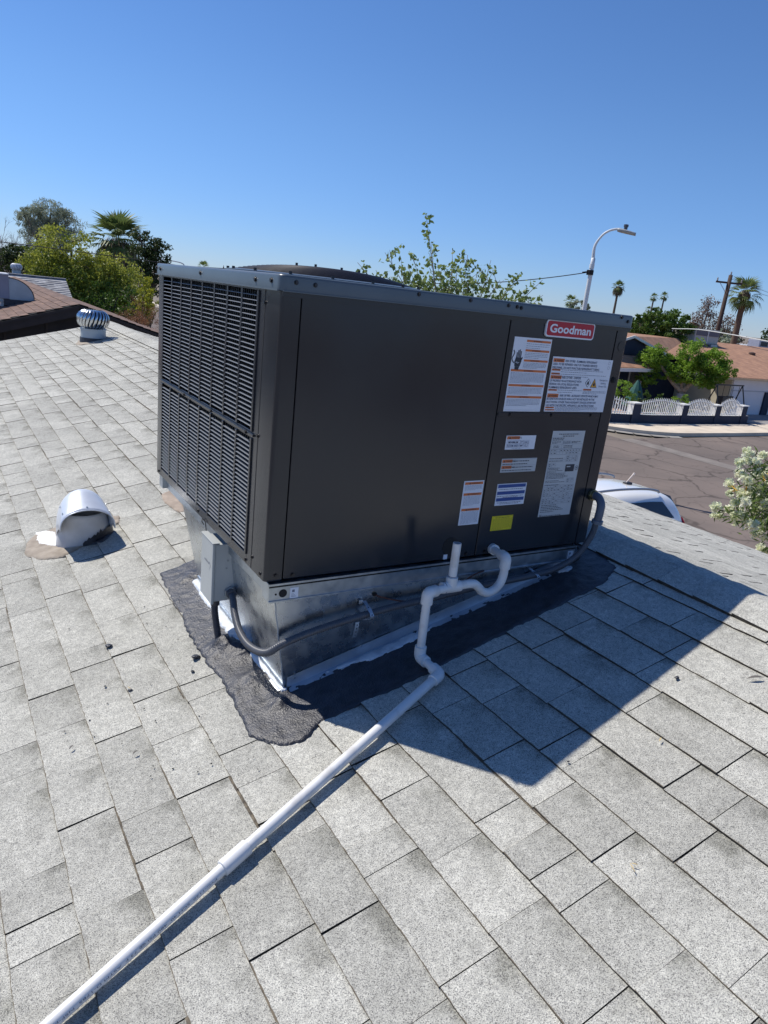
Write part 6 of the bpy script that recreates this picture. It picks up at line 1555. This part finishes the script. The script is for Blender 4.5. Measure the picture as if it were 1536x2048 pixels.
for s_ in (-1, 1):
    for (xa, xb, xta, xtb) in ((-.80,.32,-.32,.30),(.42,1.72,.42,1.50)):
        b = MB(); n = 6; V = []
        for i in range(n+1):
            t_ = i/n; lo_ = cpt(xa+(xb-xa)*t_, s_, .10); hi_ = cpt(xta+(xtb-xta)*t_, s_, .86); V += [lo_, lo_.lerp(hi_,.5)+Vector((0,s_*.006,0)), hi_]
        F = []
        for i in range(n): F += [(3*i,3*i+3,3*i+4,3*i+1),(3*i+1,3*i+4,3*i+5,3*i+2)]
        b.add(V, F if s_ < 0 else [tuple(reversed(f)) for f in F]); mk('side_window', b, M_glass, car, world=False, smooth=True)
    b = MB(); P = spl([(-.35,s_*.535,1.545),(-.28,s_*.54,1.600),(.4,s_*.545,1.630),(1.1,s_*.535,1.605),(1.45,s_*.53,1.555),(1.52,s_*.525,1.515)], 6); b.tube(P, .022, 8); mk('roof_rail', b, mat('roof_rail_grey', (.30,.32,.35), .4, metal=.5), car, world=False, smooth=True)
    b = MB(); b.add([(2.02,s_*.62,1.10),(2.10,s_*.73,1.06),(2.10,s_*.80,.98),(1.86,s_*.855,1.02),(1.84,s_*.86,.86),(2.13,s_*.77,.84),(2.17,s_*.60,.86)], [(0,1,2,3,4,5,6)] if s_ > 0 else [(6,5,4,3,2,1,0)]); o = mk('tail_lamp', b, M_tail, car, world=False); sdd = o.modifiers.new('s','SOLIDIFY'); sdd.thickness = .05; sdd.offset = 1
    for x in (-1.35, 1.35):
        b = MB(); b.tube([(x,s_*.70,.33),(x,s_*.90,.33)], .33, 22); wh = mk('wheel', b, M_trimb, car, world=False, bevel=.02)
        b = MB(); b.tube([(x,s_*.895,.33),(x,s_*.905,.33)], .20, 18); mk('rim', b, M_galrail, wh, world=False)
    b = MB(); b.box(-.85,-.65,s_*.90-.06,s_*.90+.06,1.02,1.14); mk('wing_mirror', b, M_car, car, world=False, bevel=.03)
    b = MB(); b.box(-2.2,-2.0,s_*.62-.14,s_*.62+.14,.66,.78); mk('headlight', b, mat('headlamp_glass', (.5,.52,.55), .1), car, world=False, bevel=.03)
b = MB(); b.quad((1.875,-.50,1.395),(2.085,-.62,1.09),(2.085,.62,1.09),(1.875,.50,1.395)); o = mk('rear_window', b, M_glass, car, world=False); sdd = o.modifiers.new('s','SOLIDIFY'); sdd.thickness = .05; sdd.offset = 1
b = MB(); b.quad((-1.10,.70,1.06),(-1.10,-.70,1.06),(-.28,-.52,1.49),(-.28,.52,1.49)); o = mk('windscreen', b, M_glass, car, world=False); sdd = o.modifiers.new('s','SOLIDIFY'); sdd.thickness = .04; sdd.offset = 1
b = MB(); b.box(1.20,1.36,-.05,.05,1.535,1.575); mk('aerial_base', b, M_trimb, car, world=False, bevel=.01)
b = MB(); b.tube([(1.24,0,1.57),(1.40,0,1.73)], [.010,.014], 8); b.lathe((1.405,0,1.722), [(0.0,-.02),(.018,-.01),(.022,.008),(.014,.026),(0,.032)], 8); mk('aerial', b, mat('pale_aerial', (.72,.62,.55), .5), car, world=False)
b = MB(); b.box(2.08,2.24,-.74,.74,.38,.62); mk('bumper', b, M_car, car, world=False, bevel=.05)

# ---------- oleander with cream blossom
OD = 8.6
op = polar(66.5, OD, ZG); ol = root('oleander_shrub', op, 'oleander shrub with cream white flower clusters at the right edge', 'flowering shrub')
rs = random.Random(51); hub = polar(65.8, OD, -1.3); segs = [([op, op.lerp(hub,.5)+Vector((.05,0,0)), hub], (.05,.035))]; LV = []; FL = []; DRY = []
ends = [(58.75,-.2215),(58.95,-.2320),(59.4,-.1990),(59.25,-.1860),(59.55,-.1560),(59.9,-.1425),(60.05,-.1520),(60.6,-.1500),(60.9,-.1420),(61.5,-.1400),(60.3,-.1780),(61.0,-.1660),(61.7,-.1600),(60.0,-.2080),(60.6,-.2050),(61.3,-.1850),(62.0,-.1750),(60.2,-.2260),(60.8,-.2230),(61.4,-.2110),(62.0,-.2000),(59.7,-.2190),(61.5,-.2330),(62.3,-.2250),(61.8,-.2440),(61.2,-.1950),(60.7,-.1880),(62.6,-.150),(63.2,-.17),(63.5,-.20),(63.0,-.22),(60.35,-.1950),(59.7,-.1700),(62.5,-.262),(62.9,-.240)]
for a, t_ in ends:
    d_ = OD + rs.uniform(-.5,.5); tip = polar(a, d_, elev(d_, t_)); m1 = hub.lerp(tip,.5)+Vector((rs.uniform(-.06,.06),rs.uniform(-.06,.06),.05)); P = [hub, m1, tip]; segs.append((P,(.009,.003))); S = spl(P, 10)
    for k in range(44):
        p = S[int(len(S)*rs.uniform(.55,.95))]; LV.append(tuple(p + Vector((rs.gauss(0,1),rs.gauss(0,1),rs.gauss(0,1)))*.040))
    big = rs.uniform(.7,1.25)
    for k in range(int(58*big)):
        v = Vector((rs.gauss(0,1),rs.gauss(0,1),rs.gauss(0,.8))).normalized()*rs.uniform(.3,1)*.062*big; FL.append(tuple(tip+v))
    if rs.random() < .6:
        q = S[int(len(S)*.85)] + Vector((rs.uniform(-1,1),rs.uniform(-1,1),rs.uniform(-1,.3)))*.07
        for k in range(14): FL.append(tuple(q + Vector((rs.gauss(0,1),rs.gauss(0,1),rs.gauss(0,1)))*.020))
trunk('trunk', segs, mat('grey_green_stem', (.22,.23,.15), .8), ol, n=6)
V, F = leaf_cloud(LV, .105, .16, seed=52); npmesh('crown', V, F, leafmat('oleander_leaf', (.19,.27,.06), (.09,.14,.03), trans=.3, vscale=5), ol)
# five-petalled flowers
Vn = []; Fn = []
for c in FL:
    n_ = Vector((rs.gauss(0,1),rs.gauss(0,1),rs.gauss(.5,1))).normalized(); e1 = n_.orthogonal().normalized(); e2 = n_.cross(e1); s_ = rs.uniform(.018,.026); o = len(Vn); c = Vector(c)
    for k in range(5):
        a = 2*math.pi*k/5; d = e1*math.cos(a)+e2*math.sin(a); g = e1*math.cos(a+.5)+e2*math.sin(a+.5); h = e1*math.cos(a-.5)+e2*math.sin(a-.5); o = len(Vn)
        Vn += [c, c+h*s_*.8+n_*s_*.25, c+d*s_*1.25+n_*s_*.35, c+g*s_*.8+n_*s_*.25]; Fn.append((o,o+1,o+2,o+3))
npmesh('blossom', [tuple(v) for v in Vn], Fn, mat('cream_petal', (.93,.92,.76), .6, col2=(.80,.84,.58), vscale=9, trans=.35), ol)
DR = []
for c in (polar(60.4,OD-.1,elev(OD,-.1830)), polar(61.5,OD-.1,elev(OD,-.1700)), polar(59.6,OD-.1,elev(OD,-.1900))):
    for k in range(6): DR.append(tuple(c + Vector((rs.gauss(0,1),rs.gauss(0,1),rs.gauss(0,1)))*.03))
V, F = leaf_cloud(DR, .09, .18, seed=57); npmesh('yellowed_leaves', V, F, mat('yellowed_leaf', (.60,.36,.04), .6, trans=.3), ol)
# a low row of it continuing out of the frame
lob = [(*polar(64.5,OD,-2.2)[:2],-2.2,.8,.8,.8)]
